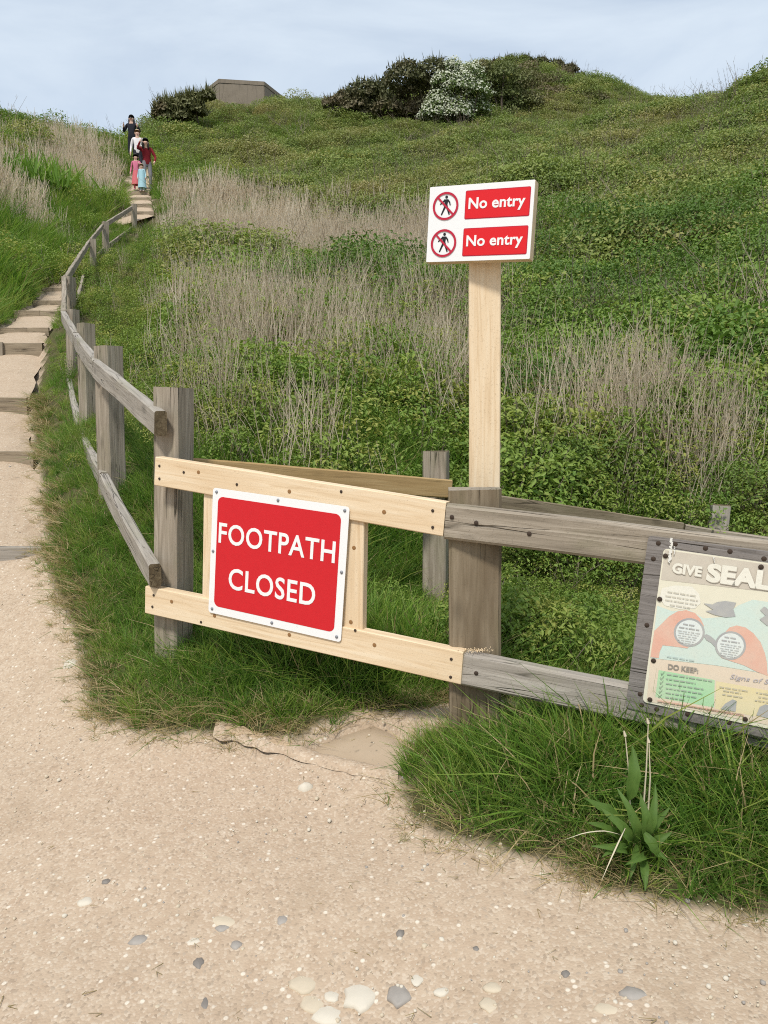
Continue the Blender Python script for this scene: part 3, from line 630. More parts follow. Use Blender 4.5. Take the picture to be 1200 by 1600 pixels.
# ---- timber steps: riser boards with pegs
stepnames = ['lowest timber riser of the sandy path with a peg holding it', 'second timber riser up the sandy path', 'third timber riser up the path with weeds beneath it', 'fourth timber riser up the path where weeds hang below',
             'fifth broken timber riser where the path narrows', 'sixth timber riser up the path by the grass bank', 'seventh timber riser up the path beside the fence']
for i, (D, u, vt, vb) in enumerate(STEPS):
    zt, zb = at(u, vt, D).z, at(u, vb, D).z; a = PR[i]+Vector((.02, -.03, 0)); b = PL[i]+Vector((-.05, -.03, 0)); hgt = (zt-zb)+.07
    a.z = b.z = (zt+zb)/2-.03
    lab = stepnames[i] if i < 7 else None
    st = thing('timber_step', lab or ['short pale riser half hidden behind the fence bend','pale tread board seen between the upper fence posts','narrow riser glimpsed through the upper rails','narrow step board below the last fence post','half hidden board left of the last fence post',
        'lowest of the three pale treads right of the last fence post','middle of the three pale treads right of the last fence post','top of the three pale treads right of the last fence post','pale step board under the feet of the group in red and pink'][i-7], 'step', ((a+b)/2), 'timber steps of the footpath')
    m_ = (a+b)/2; split = a.lerp(b, .42)
    board('riser_board', a, split, hgt, .035, OLDL if i == 0 else STEPW, st, up=(0,0,1), seed=50+i, wob=.006); board('riser_board', split, b, hgt*.96, .035, OLDL if i == 0 else STEPW, st, up=(0,0,1), seed=70+i, wob=.006)
    for s in ((.36, .9) if i < 4 else ()):
        p = a.lerp(b, s)+Vector((0,-.042,0)); board('peg', p+Vector((0,0,-.2)), p+Vector((0,0,hgt/2+.005)), .05, .04, OLD, st, nrm=(0,1,0), seed=90+i)

# ------------------------------------------------------------------ plants: little meshes that are scattered
def blade_arrays(roots, heads, widths, bends, nseg=3):
    """flat tapering blades. roots (n,3), heads (n,3) straight tip offset, bends (n,3) sideways sag"""
    n = len(roots); side = np.cross(heads, rng.normal(size=(n,3))); side /= np.linalg.norm(side, axis=1, keepdims=True)+1e-9
    V, T = [], []
    ts = np.linspace(0, 1, nseg+1)
    for t in ts:
        c = roots + heads*t + bends*(t*t); wv = widths[:,None]*(1-t**1.6)*.5 + .0004
        V.append(c-side*wv); V.append(c+side*wv)
    V = np.stack(V, 1).reshape(-1, 3); k = 2*(nseg+1); base = np.arange(n)[:,None]*k
    for s in range(nseg): T.append(base+np.array([2*s, 2*s+1, 2*s+3, 2*s+2]))
    return V, np.concatenate(T)
PROTO = bpy.data.collections.new('scatter_sources')
def proto(coll, name, V, T, mats, mi=None):
    me = mesh_np(name, V, T, mi)
    for m in (mats if isinstance(mats, list) else [mats]): me.materials.append(m)
    o = bpy.data.objects.new(name, me); coll.objects.link(o); return o
def dirs(n, spread, up=1.):
    a = rng.uniform(0, 2*np.pi, n); s = np.abs(rng.normal(0, spread, n)); d = np.stack([np.cos(a)*s, np.sin(a)*s, np.full(n, up)], 1)
    return d/np.linalg.norm(d, axis=1, keepdims=True)
def tuft(coll, name, n, r, h, wd, spread, bend, mats, drym=None, dryf=0.):
    a = rng.uniform(0, 2*np.pi, n); q = r*np.sqrt(rng.uniform(0, 1, n)); roots = np.stack([q*np.cos(a), q*np.sin(a), np.full(n, -.02)], 1)
    d = dirs(n, spread); d[:,:2] += roots[:,:2]/r*.25; ln = h*rng.uniform(.45, 1.1, n)[:,None]
    b = d.copy(); b[:,2] = 0; b = b*bend*ln*2+rng.normal(0, .08, (n,3))*ln; b[:,2] = -np.abs(b[:,2])-.12*bend*ln[:,0]
    V, T = blade_arrays(roots, d*ln, np.full(n, wd)*rng.uniform(.6, 1.2, n), b)
    mi = np.repeat((rng.uniform(size=n) < dryf).astype(int)[None], 3, 0).ravel()
    return proto(coll, name, V, T, mats if not drym else [mats, drym], mi if drym else None)
def prism(p, q, r0, r1, k=3):
    p, q = np.array(p), np.array(q); d = q-p; d = d/(np.linalg.norm(d)+1e-9); x = np.cross(d, [.3,.9,.2]); x /= np.linalg.norm(x); y = np.cross(d, x)
    a = np.arange(k)*2*np.pi/k; c = np.cos(a)[:,None]*x+np.sin(a)[:,None]*y
    V = np.concatenate([p+c*r0, q+c*r1]); T = np.array([[i, (i+1) % k, k+(i+1) % k, k+i] for i in range(k)]); return V, T
def cat(parts):
    Vs, Ts, o = [], [], 0
    for V, T in parts: Vs.append(V); Ts.append(T+o); o += len(V)
    return np.concatenate(Vs), np.concatenate(Ts)
def stalks(coll, name, n, r, h, th, lean, mat, twigs=2):
    P = []
    for i in range(n):
        a = rng.uniform(0, 6.28); q = r*math.sqrt(rng.uniform()); p = np.array([q*math.cos(a), q*math.sin(a), -.03]); hh = h*rng.uniform(.5, 1.1)
        d = np.array([rng.normal(0, lean), rng.normal(0, lean), 1.]); m = p+d*hh*.55; d2 = d+np.array([rng.normal(0, .12), rng.normal(0, .12), -.1]); t = m+d2*hh*.5
        P.append(prism(p, m, th, th*.75)); P.append(prism(m, t, th*.75, th*.3))
        for k in range(twigs):
            f = rng.uniform(.2, .95); s = m+(t-m)*f; e = s+np.array([rng.normal(0, .35), rng.normal(0, .35), rng.uniform(.2, .9)])*hh*.16; P.append(prism(s, e, th*.4, th*.2))
    V, T = cat(P); return proto(coll, name, V, T, mat)
def leaves(c, nrm, size, asp=.6, fold=.25):
    """folded leaf blades: each two quads either side of a midrib"""
    n = len(c); nrm = nrm/np.linalg.norm(nrm, axis=1, keepdims=True); x = np.cross(nrm, rng.normal(size=(n,3))); x /= np.linalg.norm(x, axis=1, keepdims=True); y = np.cross(nrm, x)
    s = size[:,None]; w_ = s*asp*.5
    A = c-x*s*.5; B = c+x*s*.5-nrm*s*.12; M1 = c-x*s*.12+y*w_+nrm*s*fold*.4; M2 = c-x*s*.12-y*w_+nrm*s*fold*.4; C1 = c+x*s*.22+y*w_*.7+nrm*s*fold*.25; C2 = c+x*s*.22-y*w_*.7+nrm*s*fold*.25
    V = np.stack([A, M1, C1, B, C2, M2], 1).reshape(-1, 3); b = np.arange(n)[:,None]*6
    return V, np.concatenate([b+np.array([0,3,2,1]), b+np.array([0,5,4,3])])
def clump(coll, name, n, r, h, size, mats, stems=8, stemmat=None, asp=.62, upn=.8):
    a = rng.uniform(0, 2*np.pi, n); q = np.sqrt(rng.uniform(0, 1, n)); zz = rng.uniform(.1, 1, n)**.6
    prof = np.sqrt(np.maximum(0, 1-(zz*.95)**2)); rr = r*(.25+.75*prof)*q**.6
    c = np.stack([rr*np.cos(a), rr*np.sin(a), h*zz], 1); c += rng.normal(0, .035, (n,3))*h
    nr = np.stack([np.cos(a)*.5*q, np.sin(a)*.5*q, np.full(n, upn)], 1)+rng.normal(0, .38, (n,3))
    V, T = leaves(c, nr, size*rng.uniform(.6, 1.25, n), asp); mi = np.zeros(len(T), int)
    if stems:
        P = [prism([rng.normal(0, r*.25), rng.normal(0, r*.25), -.03], c[rng.integers(n)]*np.array([1,1,.98]), .004, .002) for _ in range(stems)]
        V2, T2 = cat(P); T = np.concatenate([T, T2+len(V)]); V = np.concatenate([V, V2]); mi = np.concatenate([mi, np.ones(len(T2), int)])
    return proto(coll, name, V, T, [mats, stemmat or TWIG], mi)
def coll(n): c = bpy.data.collections.new(n); return c
def scatter(name, label, cat_, pts, rot, scl, pid, src):
    me = bpy.data.meshes.new(name); me.vertices.add(len(pts)); me.vertices.foreach_set('co', np.asarray(pts, np.float32).ravel())
    for nm, tp, key, val in (('rot','FLOAT_VECTOR','vector',rot), ('scl','FLOAT_VECTOR','vector',scl), ('pid','INT','value',pid)):
        me.attributes.new(nm, tp, 'POINT').data.foreach_set(key, np.asarray(val, np.int32 if tp == 'INT' else np.float32).ravel())
    me.update(); o = link(name, me); tag(o, label, cat_, kind='stuff')
    ng = bpy.data.node_groups.new(name+'_nodes', 'GeometryNodeTree'); ng.interface.new_socket('Geometry', in_out='INPUT', socket_type='NodeSocketGeometry'); ng.interface.new_socket('Geometry', in_out='OUTPUT', socket_type='NodeSocketGeometry')
    N = ng.nodes.new; gi, go, ip, ci = N('NodeGroupInput'), N('NodeGroupOutput'), N('GeometryNodeInstanceOnPoints'), N('GeometryNodeCollectionInfo')
    ci.inputs['Collection'].default_value = src; ci.inputs['Separate Children'].default_value = True; ci.inputs['Reset Children'].default_value = True
    ip.inputs['Pick Instance'].default_value = True
    def at_(nm, dt): n = N('GeometryNodeInputNamedAttribute'); n.data_type = dt; n.inputs['Name'].default_value = nm; return n.outputs['Attribute']
    k = ng.links.new; k(gi.outputs[0], ip.inputs['Points']); k(ci.outputs[0], ip.inputs['Instance']); k(at_('pid','INT'), ip.inputs['Instance Index'])
    k(at_('rot','FLOAT_VECTOR'), ip.inputs['Rotation']); k(at_('scl','FLOAT_VECTOR'), ip.inputs['Scale']); k(ip.outputs[0], go.inputs[0])
    md = o.modifiers.new('scatter', 'NODES'); md.node_group = ng; return o

cg, cd, cs1, cs2, cl, cb, cbf, ctw, cw = [coll(n) for n in ('grass_sources','deep_sources','stalk_sources','stalk_far_sources','leaf_sources','bramble_sources','bramble_far_sources','twig_sources','wither_sources')]
for i in range(4): tuft(cg, 'tuft%d' % i, 42, .075, .23, .0065, .42, .45, GRASS, TAN, .05)
for i in range(2): tuft(cd, 'deepx%d' % i, 30, .08, .24, .0062, .55, .6, GRASS, TAN, .22)
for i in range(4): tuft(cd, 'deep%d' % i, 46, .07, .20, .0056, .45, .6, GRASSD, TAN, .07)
for i in range(3): tuft(cw, 'wither%d' % i, 34, .06, .10, .0032, 1.0, .6, TAN, GRASSD, .3)
for i in range(4): stalks(cs1, 'stalk%d' % i, 8, .16, .66, .0036, .13, STRAW, 1)
for i in range(3): stalks(cs2, 'stalkf%d' % i, 16, .32, .72, .0105, .13, STRAWN, 0)
for i in range(4): clump(cl, 'leafy%d' % i, 250, .18, .29, .026, LEAFY, 6, TWIG, .45)
for i in range(4): clump(cb, 'bramble%d' % i, 480, .34, .36, .031, BRAMN, 12, TWIG, .5)
for i in range(4): clump(cbf, 'brambf%d' % i, 620, .62, .48, .047, BRAM, 10, TWIG, .6)
for i in range(3): stalks(ctw, 'twig%d' % i, 10, .35, .7, .005, .5, TWIG, 4)

# what grows where: (u, v in the photograph) -> weights of grass, dry stalks, leafy weeds, bramble
ZONES = [(50,262,.4,1.3,.2,.0),(15,225,.3,.4,1.,.1),(85,255,.1,2.6,.0,0),(160,285,.1,2.6,.0,0),(120,270,.1,2.6,0,0),(100,215,.4,.8,.4,.2),(160,235,.5,.8,.3,.2),(15,285,.2,2.2,.0,0),(60,330,.8,1.2,.1,0),(60,420,1.,.05,.1,0),(150,330,1.,.35,.2,0),(20,500,1.,0,.1,0),(130,380,1.,.1,.2,0),
 (190,250,.6,.4,.5,0),(235,250,.7,.3,.4,.1),(275,215,.3,.3,.2,.7),(380,190,1.,.05,.6,.1),(440,175,.8,.1,.5,.3),(330,260,.3,.4,.1,.7),(270,290,.5,.5,.5,.2),
 (310,330,.1,1.9,.05,0),(380,345,.1,2.1,.0,0),(460,375,.1,2.2,0,0),(560,400,.1,2.1,0,.0),(640,425,.1,1.8,.1,.0),(710,455,.1,.9,.3,.2),(720,560,.1,.8,.5,.1),
 (240,400,.4,.6,.6,0),(300,372,.1,1.7,.1,0),(360,388,.1,1.7,.1,0),(430,405,.1,1.7,.1,0),(500,425,.1,1.6,.1,0),(400,455,.2,.3,1.,.3),(460,475,.2,.5,.8,.2),(560,490,.2,.45,.9,.2),(250,470,.3,.55,.7,0),(150,450,.4,.1,1.,.2),(170,520,.4,.2,1.,0),(220,580,.4,.3,1.,0),(330,600,.3,.6,.7,0),
 (440,560,.3,.75,.7,0),(520,600,.3,.7,.8,0),(620,600,.2,.65,.7,.1),(650,660,.2,.65,.7,0),(500,690,.6,.4,.7,0),(380,690,.8,.25,.7,0),(700,700,.5,.5,.6,.0),(300,520,.4,.8,.6,0),(300,640,.6,.5,.7,0),(570,650,.5,.7,.5,0),(400,620,.5,.7,.5,0),
 (850,455,.1,.3,.2,.9),(950,430,0,.1,.2,1.2),(1000,480,0,.0,.1,1.3),(1150,480,0,.05,.1,1.2),(830,500,0,.05,.3,1.2),(900,520,0,.05,.1,1.3),(1100,540,0,.1,.1,1.2),(1100,430,.1,.12,.1,1.2),(820,570,.1,.3,.3,.8),(910,600,.0,.0,.2,1.2),(1020,610,.0,.0,.2,1.2),(830,625,.1,.7,.4,.2),(910,665,.2,.8,.4,.1),(1000,715,.2,.9,.4,.0),(850,660,.1,.1,1.,.4),
 (1010,770,.3,.9,.5,.0),(1080,745,.2,.95,.4,.0),(1150,650,.0,.0,.3,1.1),(1160,735,.1,.7,.5,.2),(1100,790,.2,.8,.4,0),(870,750,.2,.6,.7,.1),(850,785,.2,.1,1.2,.2),(1170,805,.2,.2,1.,.3),(960,780,.2,.6,.6,.1),(1190,600,0,.3,.1,1.),
 (600,250,.1,.05,0,1.2),(820,240,.1,.05,0,1.2),(1000,250,0,.05,.1,1.2),(1150,200,0,.1,0,1.2),(1000,340,0,.1,.1,1.2),(600,330,.1,.25,0,1.),(470,300,.2,.25,0,.9),(400,250,.2,.1,.1,1.),(1180,350,0,.2,0,1.),(700,200,.1,0,0,1.3),(520,190,.1,.1,0,1.2),
 (850,950,.3,0,1.2,.3),(1000,1060,1.,0,.3,0),(500,1060,1.,.05,.05,0),(300,1080,1.2,.05,0,0),(150,900,1.2,.03,.05,0),(210,720,1.1,.05,.2,0),(330,830,1.2,.05,.1,0),(600,900,1.2,.03,.1,0),(1000,1250,1.3,0,0,0),(700,1250,1.3,0,0,0),(900,870,.3,.1,1.,.2),(620,780,1.,.1,.3,0),(1100,900,.3,.1,1.,.3),(90,640,1.2,.02,.2,0)]
ZP = np.array([[*hit(z[0], z[1])[:2]] for z in ZONES]); ZW = np.array([z[2:] for z in ZONES])
def polar(xy): return np.stack([xy[:,0]/np.maximum(xy[:,1], .6), .55*np.log(np.maximum(xy[:,1], .6))], 1)
ZQ = polar(ZP)
def zone(xy):
    q = polar(xy); d = ((q[:,None]-ZQ[None])**2).sum(-1); k = np.exp(-(d-d.min(1, keepdims=True))/(2*.036**2)); k /= k.sum(1, keepdims=True); return k@ZW
def nz(xy, s, o=0.):
    x, y = xy[:,0]*s+o, xy[:,1]*s-o
    return .5+.25*np.sin(x+1.7*np.sin(.7*y+o))+.25*np.sin(1.1*y+1.9*np.sin(.9*x-o)) 
def sample(n, D0, D1, power, amax=.62):
    """ground points; density falls with distance to the given power"""
    u = rng.uniform(size=n); k = 2-power
    D = (D0**k+u*(D1**k-D0**k))**(1/k) if abs(k) > 1e-6 else D0*(D1/D0)**u
    am = amax*np.where(D < 9, 1+.45*np.clip((9-D)/5, 0, 1), 1.); s_ = rng.uniform(-1, 1, n); return np.stack([D*am*s_, D], 1)
FLINE = [(q.x, q.y) for q in [at(FENCE[i][0], FENCE[i][1], FD[i]) for i in range(5)]]
FARL = [(at(FENCE[i][0], FENCE[i][1], FD[i]).x+.35, FD[i]-.4) for i in range(4, 8)]
BLINE = [(b1.x-.25, b1.y-.15), (b1.x+.2, b1.y-.1), (t2.x, t2.y-.12), (g3.x, g3.y)]
SIGHT = [(q.x, q.y) for q in [at(u, v, D) for u, v, D in [(165,700,5.),(190,560,7.5),(190,500,9.5),(205,440,13.),(215,400,17.)]]]
POSTXY = (cp.x, cp.y+.05)
def near_fence(xy):
    d = np.minimum(segdist(FLINE, xy, False), segdist(SIGHT, xy, False)*1.2); d = np.minimum(np.minimum(d, segdist(FARL, xy, False)*.9), segdist(BLINE, xy, False)*1.4+.02); c_ = np.hypot(xy[:,0]-POSTXY[0], xy[:,1]-POSTXY[1]); return np.clip(.38+.55*d, .38, 1.)*np.clip(.42+1.1*c_, .42, 1.)
def spread(name, label, cat_, col_, src, n, D0, D1, power, size, margin=.03, grow=.3, tilt=.12, amp=.5, nscale=2.2, extra=None, gate=0., nf=True):
    xy = sample(n, D0, D1, power); sd_ = sand_sdf(xy); wt = zone(xy)[:,col_] if col_ >= 0 else np.ones(n)
    clumpy = 1-amp+amp*2*nz(xy, nscale, col_*3.1); p = np.clip(wt*clumpy-gate, 0, 1)
    keep = (rng.uniform(size=n) < p) & (sd_ < -margin+.03*rng.normal(size=n))
    keep &= (rng.uniform(size=n) < (near_fence(xy)-.3)*1.5) | (col_ != 1)
    if extra is not None: keep &= extra(xy)
    xy, sd_, wt = xy[keep], sd_[keep], wt[keep]; z = height(xy); m = len(xy)
    s = size*rng.uniform(.65, 1.3, m)*(1+grow*np.log2(np.maximum(1, xy[:,1]/3)))*np.clip(.45+(-sd_-margin)*2.2, .35, 1.)*(.8+.4*nz(xy, 1.3, 2.))*(1. if name != 'hill_scrub' else .7+.6*nz(xy, .8, 4.))*(near_fence(xy) if nf else 1.)
    rot = np.stack([rng.normal(0, tilt, m), rng.normal(0, tilt, m), rng.uniform(0, 6.283, m)], 1)
    sc_ = np.stack([s, s, s*rng.uniform(.85, 1.2, m)], 1)
    print(name, m)
    return scatter(name, label, cat_, np.column_stack([xy, z]), rot, sc_, rng.integers(0, len(src.objects), m), src)
spread('meadow_grass', 'bright green grass growing along the fence and up the left bank', 'grass', 0, cg, 41000, 2.2, 40, 1.35, 1.0, grow=.42)
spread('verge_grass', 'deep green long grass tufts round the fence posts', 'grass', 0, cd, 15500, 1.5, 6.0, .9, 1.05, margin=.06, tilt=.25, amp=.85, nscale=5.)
spread('withered_fringe', 'short withered grass fringing the sandy ground', 'grass', -1, cw, 20000, 1.4, 7.0, .9, 1.0, margin=-.03, tilt=.2, amp=.9, nscale=5., nf=False, extra=lambda q: sand_sdf(q) > -.14)
spread('leafy_weeds', 'fresh green leafy weeds covering the slope behind the fence', 'weeds', 2, cl, 25000, 2.9, 40, 1.35, 1.0, margin=.1, grow=.4, gate=.12)
spread('bramble_thicket', 'low bramble mounds on the right hand slope', 'brambles', 3, cb, 7000, 3.5, 16, 1.3, 1.1, margin=.2, grow=.25, gate=.1)
spread('hill_scrub', 'olive green bramble scrub clothing the hill', 'scrub', 3, cbf, 26000, 12, 64, 1.25, .85, margin=.3, grow=.10)
spread('dry_stalks', 'pale dry hogweed stalks standing among the weeds', 'dry stalks', 1, cs1, 11500, 3.6, 18, 1.3, 1.0, margin=.12, grow=.12, tilt=.16, amp=.95, nscale=1.5, gate=.06)
spread('dry_stalk_drift', 'dense drift of pale dry stalks across the slope', 'dry stalks', 1, cs2, 14500, 8.5, 38, .85, .85, margin=.3, grow=.03, tilt=.10, amp=.45, nscale=1.1, gate=.5)
spread('bare_twigs', 'bare brown twigs poking through the scrub', 'twigs', 3, ctw, 3500, 8, 60, 1.2, 1.0, margin=.3, grow=.1, tilt=.2, amp=.9)

BRMD = leafmat('bramble_mound_leaf', [(0, (.075,.145,.026)), (.5, (.11,.19,.036)), (1, (.16,.235,.05))], None, .25)
cm = coll('mound_sources')
for i in range(3): clump(cm, 'mound%d' % i, 2300, .85, .78, .040, BRMD, 40, TWIG, .55, .6)
mp_ = [(840,470),(900,455),(960,440),(1020,440),(1090,435),(1160,430),(850,520),(905,510),(960,530),(1020,510),(1080,540),(1140,520),(1200,540),(830,570),(890,560),(1000,570),(1060,575),(1130,580),(1190,600),(860,640),(900,655),(830,680),
       (560,488),(590,495),(470,492),(700,520),(850,785),(900,790),(1180,820),(1120,385),(1180,480),(880,410)]
pos = np.array([tuple(hit(*m_)) for m_ in mp_]); m = len(pos); s_ = np.clip(pos[:,1]/9.5, .55, 1.45)*rng.uniform(.75, 1.15, m)
scatter('bramble_mounds', 'rounded dark green bramble mounds bulging from the right hand slope', 'brambles', pos, np.column_stack([rng.normal(0,.1,m), rng.normal(0,.1,m), rng.uniform(0,6.28,m)]), np.column_stack([s_*1.15, s_, s_]), rng.integers(0,3,m), cm)
# ------------------------------------------------------------------ concrete pillbox and shrubs on the skyline
CONC = Mat('weathered_concrete', .9, .2); v = CONC.coord(); a = CONC.noise(v, 1.4, 6, .6); b = CONC.noise(CONC.coord((3,3,.5)), 1.6, 4, .6)
c = CONC.mix(a, (.17,.14,.105), (.30,.25,.195)); c = CONC.mix(CONC.ramp(b, [(.5, 0.), (.7, .6)]), c, (.15,.125,.10)); CONC.col(c); CONC.bump(a, .5, .05); CONC = CONC.m
pc = at(380,150,57.); top_z = at(381,125,54.4).z; gz = min(H(pc.x, pc.y), at(381,160,57.).z)-.8
pb_ = Vector((pc.x, pc.y, gz)); hexr = 2.98
bun = thing('concrete_pillbox', 'flat roofed concrete pillbox with angled faces on the hilltop skyline', 'pillbox', pb_)
hexp = [(hexr*math.cos(rad(a)), hexr*math.sin(rad(a))) for a in (8,68,128,188,248,308)]
hh = top_z-gz
for i in range(6):
    p, q = Vector((*hexp[i], 0)), Vector((*hexp[(i+1) % 6], 0)); d = (q-p).normalized(); n = Vector((d.y, -d.x, 0)); mdl = (p+q)/2 + pb_
    ln = (q-p).length-.05
    board('wall', pb_+(p+q)/2-n*.2+Vector((0,0,0))-d*ln/2+Vector((0,0,hh/2-.12)), pb_+(p+q)/2-n*.2+d*ln/2+Vector((0,0,hh/2-.12)), hh-.26, .4, CONC, bun, up=(0,0,1), end=CONC, seg=10, wob=.02, ch=.02, seed=i)
link('roof', slab('roof', [(x*1.01, y*1.01) for x, y in hexp], hh-.245, hh), Matrix.Translation(pb_), bun, CONC)

GORSE = leafmat('gorse_foliage', [(0, (.10,.11,.045)), (.5, (.13,.14,.055)), (1, (.17,.165,.07))], ((.15,.10,.06), .45, .6, .7), .1, pscale=.5)
THORN = leafmat('blackthorn_foliage', [(0, (.12,.125,.055)), (1, (.17,.165,.075))], ((.20,.145,.095), .45, .62, .7), .1, pscale=.4)
HAWL = leafmat('hawthorn_leaf', [(0, (.13,.19,.055)), (1, (.18,.24,.08))], None, .25)
BLOS = leafmat('hawthorn_blossom', [(0, (.60,.62,.50)), (1, (.74,.74,.64))], ((.48,.50,.38), .4, .6, .6), .2, pscale=.8)
SCRUB = leafmat('hill_shrub_leaf', [(0, (.16,.19,.065)), (1, (.21,.235,.09))], ((.26,.20,.12), .48, .66, .7), .2, pscale=.35)
BARK = timber('shrub_bark', (.05,.04,.03), (.10,.08,.06), (.16,.13,.10), knots=False)
def lumps(blobs, n, jit=.18):
    wts = np.array([b[3]**2 for b in blobs]); wts /= wts.sum(); k = rng.choice(len(blobs), n, p=wts); B = np.array([(b[0], b[1], b[2], b[3], b[4] if len(b) > 4 else b[3]*.8) for b in blobs])[k]
    d = rng.normal(size=(n,3)); d /= np.linalg.norm(d, axis=1, keepdims=True); d[:,2] = np.abs(d[:,2])*1.2-.25
    f = rng.uniform(.55, 1.0, n)[:,None]**.5*(1+jit*rng.normal(size=(n,1))*.5)
    return B[:,:3]+d*f*np.stack([B[:,3], B[:,3]*.8, B[:,4]], 1), d
def shrub(name, label, cat_, base, blobs, n, size, mat, group=None, spiky=.0, trunks=4, blossom=None):
    t = thing(name, label, cat_, base, group); c, d = lumps(blobs, n); c = c+np.array(base)
    V, T = leaves(c, d+rng.normal(0, .5, d.shape)+np.array([0,0,.4]), size*rng.uniform(.5, 1.4, n), .6)
    if spiky:
        m = int(n*.35); c2, d2 = lumps(blobs, m); c2 = c2+np.array(base); Vb, Tb = blade_arrays(c2-d2*.05, (d2*.6+np.array([0,0,.8])+rng.normal(0,.25,d2.shape))*spiky*rng.uniform(.4,1.2,(m,1)), np.full(m, size*.35), rng.normal(0,.02,(m,3)), 2)
        T = np.concatenate([T, Tb+len(V)]); V = np.concatenate([V, Vb])
    V = V-np.array(base); link('crown', mesh_np('crown', V, T), Matrix.Translation(base), t, mat)
    for i in range(trunks):
        b = blobs[i % len(blobs)]; p = np.array([b[0]*.6+rng.normal(0,.1), b[1]*.6, -.3]); q = np.array([b[0], b[1], b[2]]); md_ = p*.5+q*.5+rng.normal(0,.1,3); tp = q+np.array([0,0,b[3]*.3])
        V, T = prism(p, md_, .09, .06, 6); V2, _ = prism(md_, tp, .06, .02, 6); V = np.concatenate([V, V2[6:]]); T = np.concatenate([T, T+6])
        link('trunk', mesh_np('trunk', V-0, T), Matrix.Translation(base), t, BARK)
    if blossom:
        m, sz, bm_, keep = blossom; c, d = lumps(blobs, m); k = keep(c); c, d = c[k], d[k]; m = len(c); cc = np.repeat(c, 5, 0)+rng.normal(0, .07, (m*5,3))
        V, T = leaves(cc*1.02, np.repeat(d, 5, 0)+rng.normal(0, .4, (m*5,3))+np.array([0,-.4,.5]), sz*rng.uniform(.6, 1.3, m*5), .8); link('blossom', mesh_np('blossom', V, T), Matrix.Translation(base), t, bm_)
    return t
def base_at(u, v, D): p = at(u, v, D); p.z = H(p.x, p.y); return p
px = lambda D: D/1200
b = base_at(285,192,39.); k = 39/1200; zz = lambda v, D, b: at(600, v, D).z-b.z
shrub('gorse_bush', 'dark gorse bush leaning against the left side of the concrete pillbox', 'gorse bush', b,
      [((u-285)*k, 0, zz(v, 39, b), r*k, r*k*.8) for u, v, r in [(262,184,16),(285,184,18),(305,174,18),(262,172,20),(280,166,17),(302,158,16),(322,151,13),(296,168,22),(250,180,12)]], 5200, .16, GORSE, None, .34)
b = base_at(590,190,42.5); k = 42.5/1200
shrub('blackthorn_scrub', 'long dark brownish scrub bank left of the white blossoming hawthorn', 'scrub bank', b,
      [((u-590)*k, rng.normal(0,.5), zz(v, 42.5, b), r*k, r*k*.8) for u, v, r in [(522,168,15),(545,170,20),(575,176,22),(545,152,20),(572,148,28),(600,142,32),(632,138,34),(655,140,34),(560,166,20),(605,176,24),(640,178,26),(660,172,24),(672,128,28)]], 9000, .17, THORN, None, .26)
b = base_at(715,196,41.); k = 41/1200
shrub('hawthorn_tree', 'rounded hawthorn covered in white blossom in the middle of the skyline scrub', 'hawthorn', b,
      [((u-715)*k, rng.normal(0,.3), zz(v, 41, b), r*k, r*k*.85) for u, v, r in [(712,115,22),(735,120,22),(695,130,20),(720,140,30),(745,145,22),(690,160,24),(680,178,22),(715,178,26),(745,165,24),(708,105,14)]], 7000, .12, HAWL, None, 0, 5,
      (2600, .10, BLOS, lambda c: rng.uniform(size=len(c)) < np.where(c[:,0]*1.0-c[:,2]*.15 < .35, .62, .16)))
b = base_at(790,188,43.); k = 43/1200
shrub('green_scrub_bank', 'mid green scrub bush hugging the right side of the blossoming hawthorn', 'scrub bank', b,
      [((u-790)*k, rng.normal(0,.4), zz(v, 43, b), r*k, r*k*.75) for u, v, r in [(765,130,26),(785,124,26),(775,150,26),(800,150,26),(795,176,24),(760,172,22),(825,165,22),(815,135,24),(755,112,18)]], 8000, .12, SCRUB, None, .12)
BROWN = leafmat('brown_scrub_leaf', [(0, (.15,.145,.065)), (1, (.20,.185,.085))], ((.24,.18,.115), .42, .62, .7), .2, pscale=.4)
dm = [hit(*t_) for t_ in [(828,120),(850,118),(875,128),(835,138),(860,140),(890,142),(912,152),(845,158),(875,160),(905,166),(930,168),(820,150),(818,170),(850,176)]]; b = dm[7].copy()
shrub('brown_scrub_bank', 'brownish scrub covering the right hand shoulder of the highest mound', 'scrub bank', b, [(t_.x-b.x, t_.y-b.y, t_.z-b.z+.25, .95, .62) for t_ in dm], 11000, .11, BROWN, None, .14)
b = base_at(850,110,50.); k = 50/1200
shrub('gorse_bush', 'dark gorse crest along the very top of the highest mound', 'gorse bush', b,
      [((u-850)*k, 0, zz(v, 50, b), r*k, r*k*.7) for u, v, r in [(800,98,12),(822,96,12),(845,100,13),(868,104,13),(888,110,12),(904,120,8),(780,100,9)]], 3200, .15, GORSE, None, .24)
CHALK = flat('pale_chalk', (.62,.60,.54), .9, .1)
# fern clump on the left bank
FERN = leafmat('fern_frond', [(0, (.16,.29,.04)), (1, (.24,.37,.065))], None, .35)
for (u, v, D, lab) in [(22,222,20.5,'bright green fern clump on the left bank at the edge of the view'),(62,232,21.2,'smaller bright green fern clump beside the dry stalks on the left bank')]:
    b = base_at(u, v+18, D); t = thing('fern_clump', lab, 'fern', b, 'ferns on the left bank'); n = 420
    V, T = blade_arrays(np.stack([rng.normal(0,.5,n), rng.normal(0,.4,n), np.zeros(n)], 1), dirs(n, .7)*rng.uniform(.4,1.05,(n,1)), np.full(n, .06), np.stack([rng.normal(0,.12,n), rng.normal(0,.12,n), np.full(n,-.15)], 1), 4)
    link('fronds', mesh_np('fronds', V, T), Matrix.Translation(b), t, FERN)

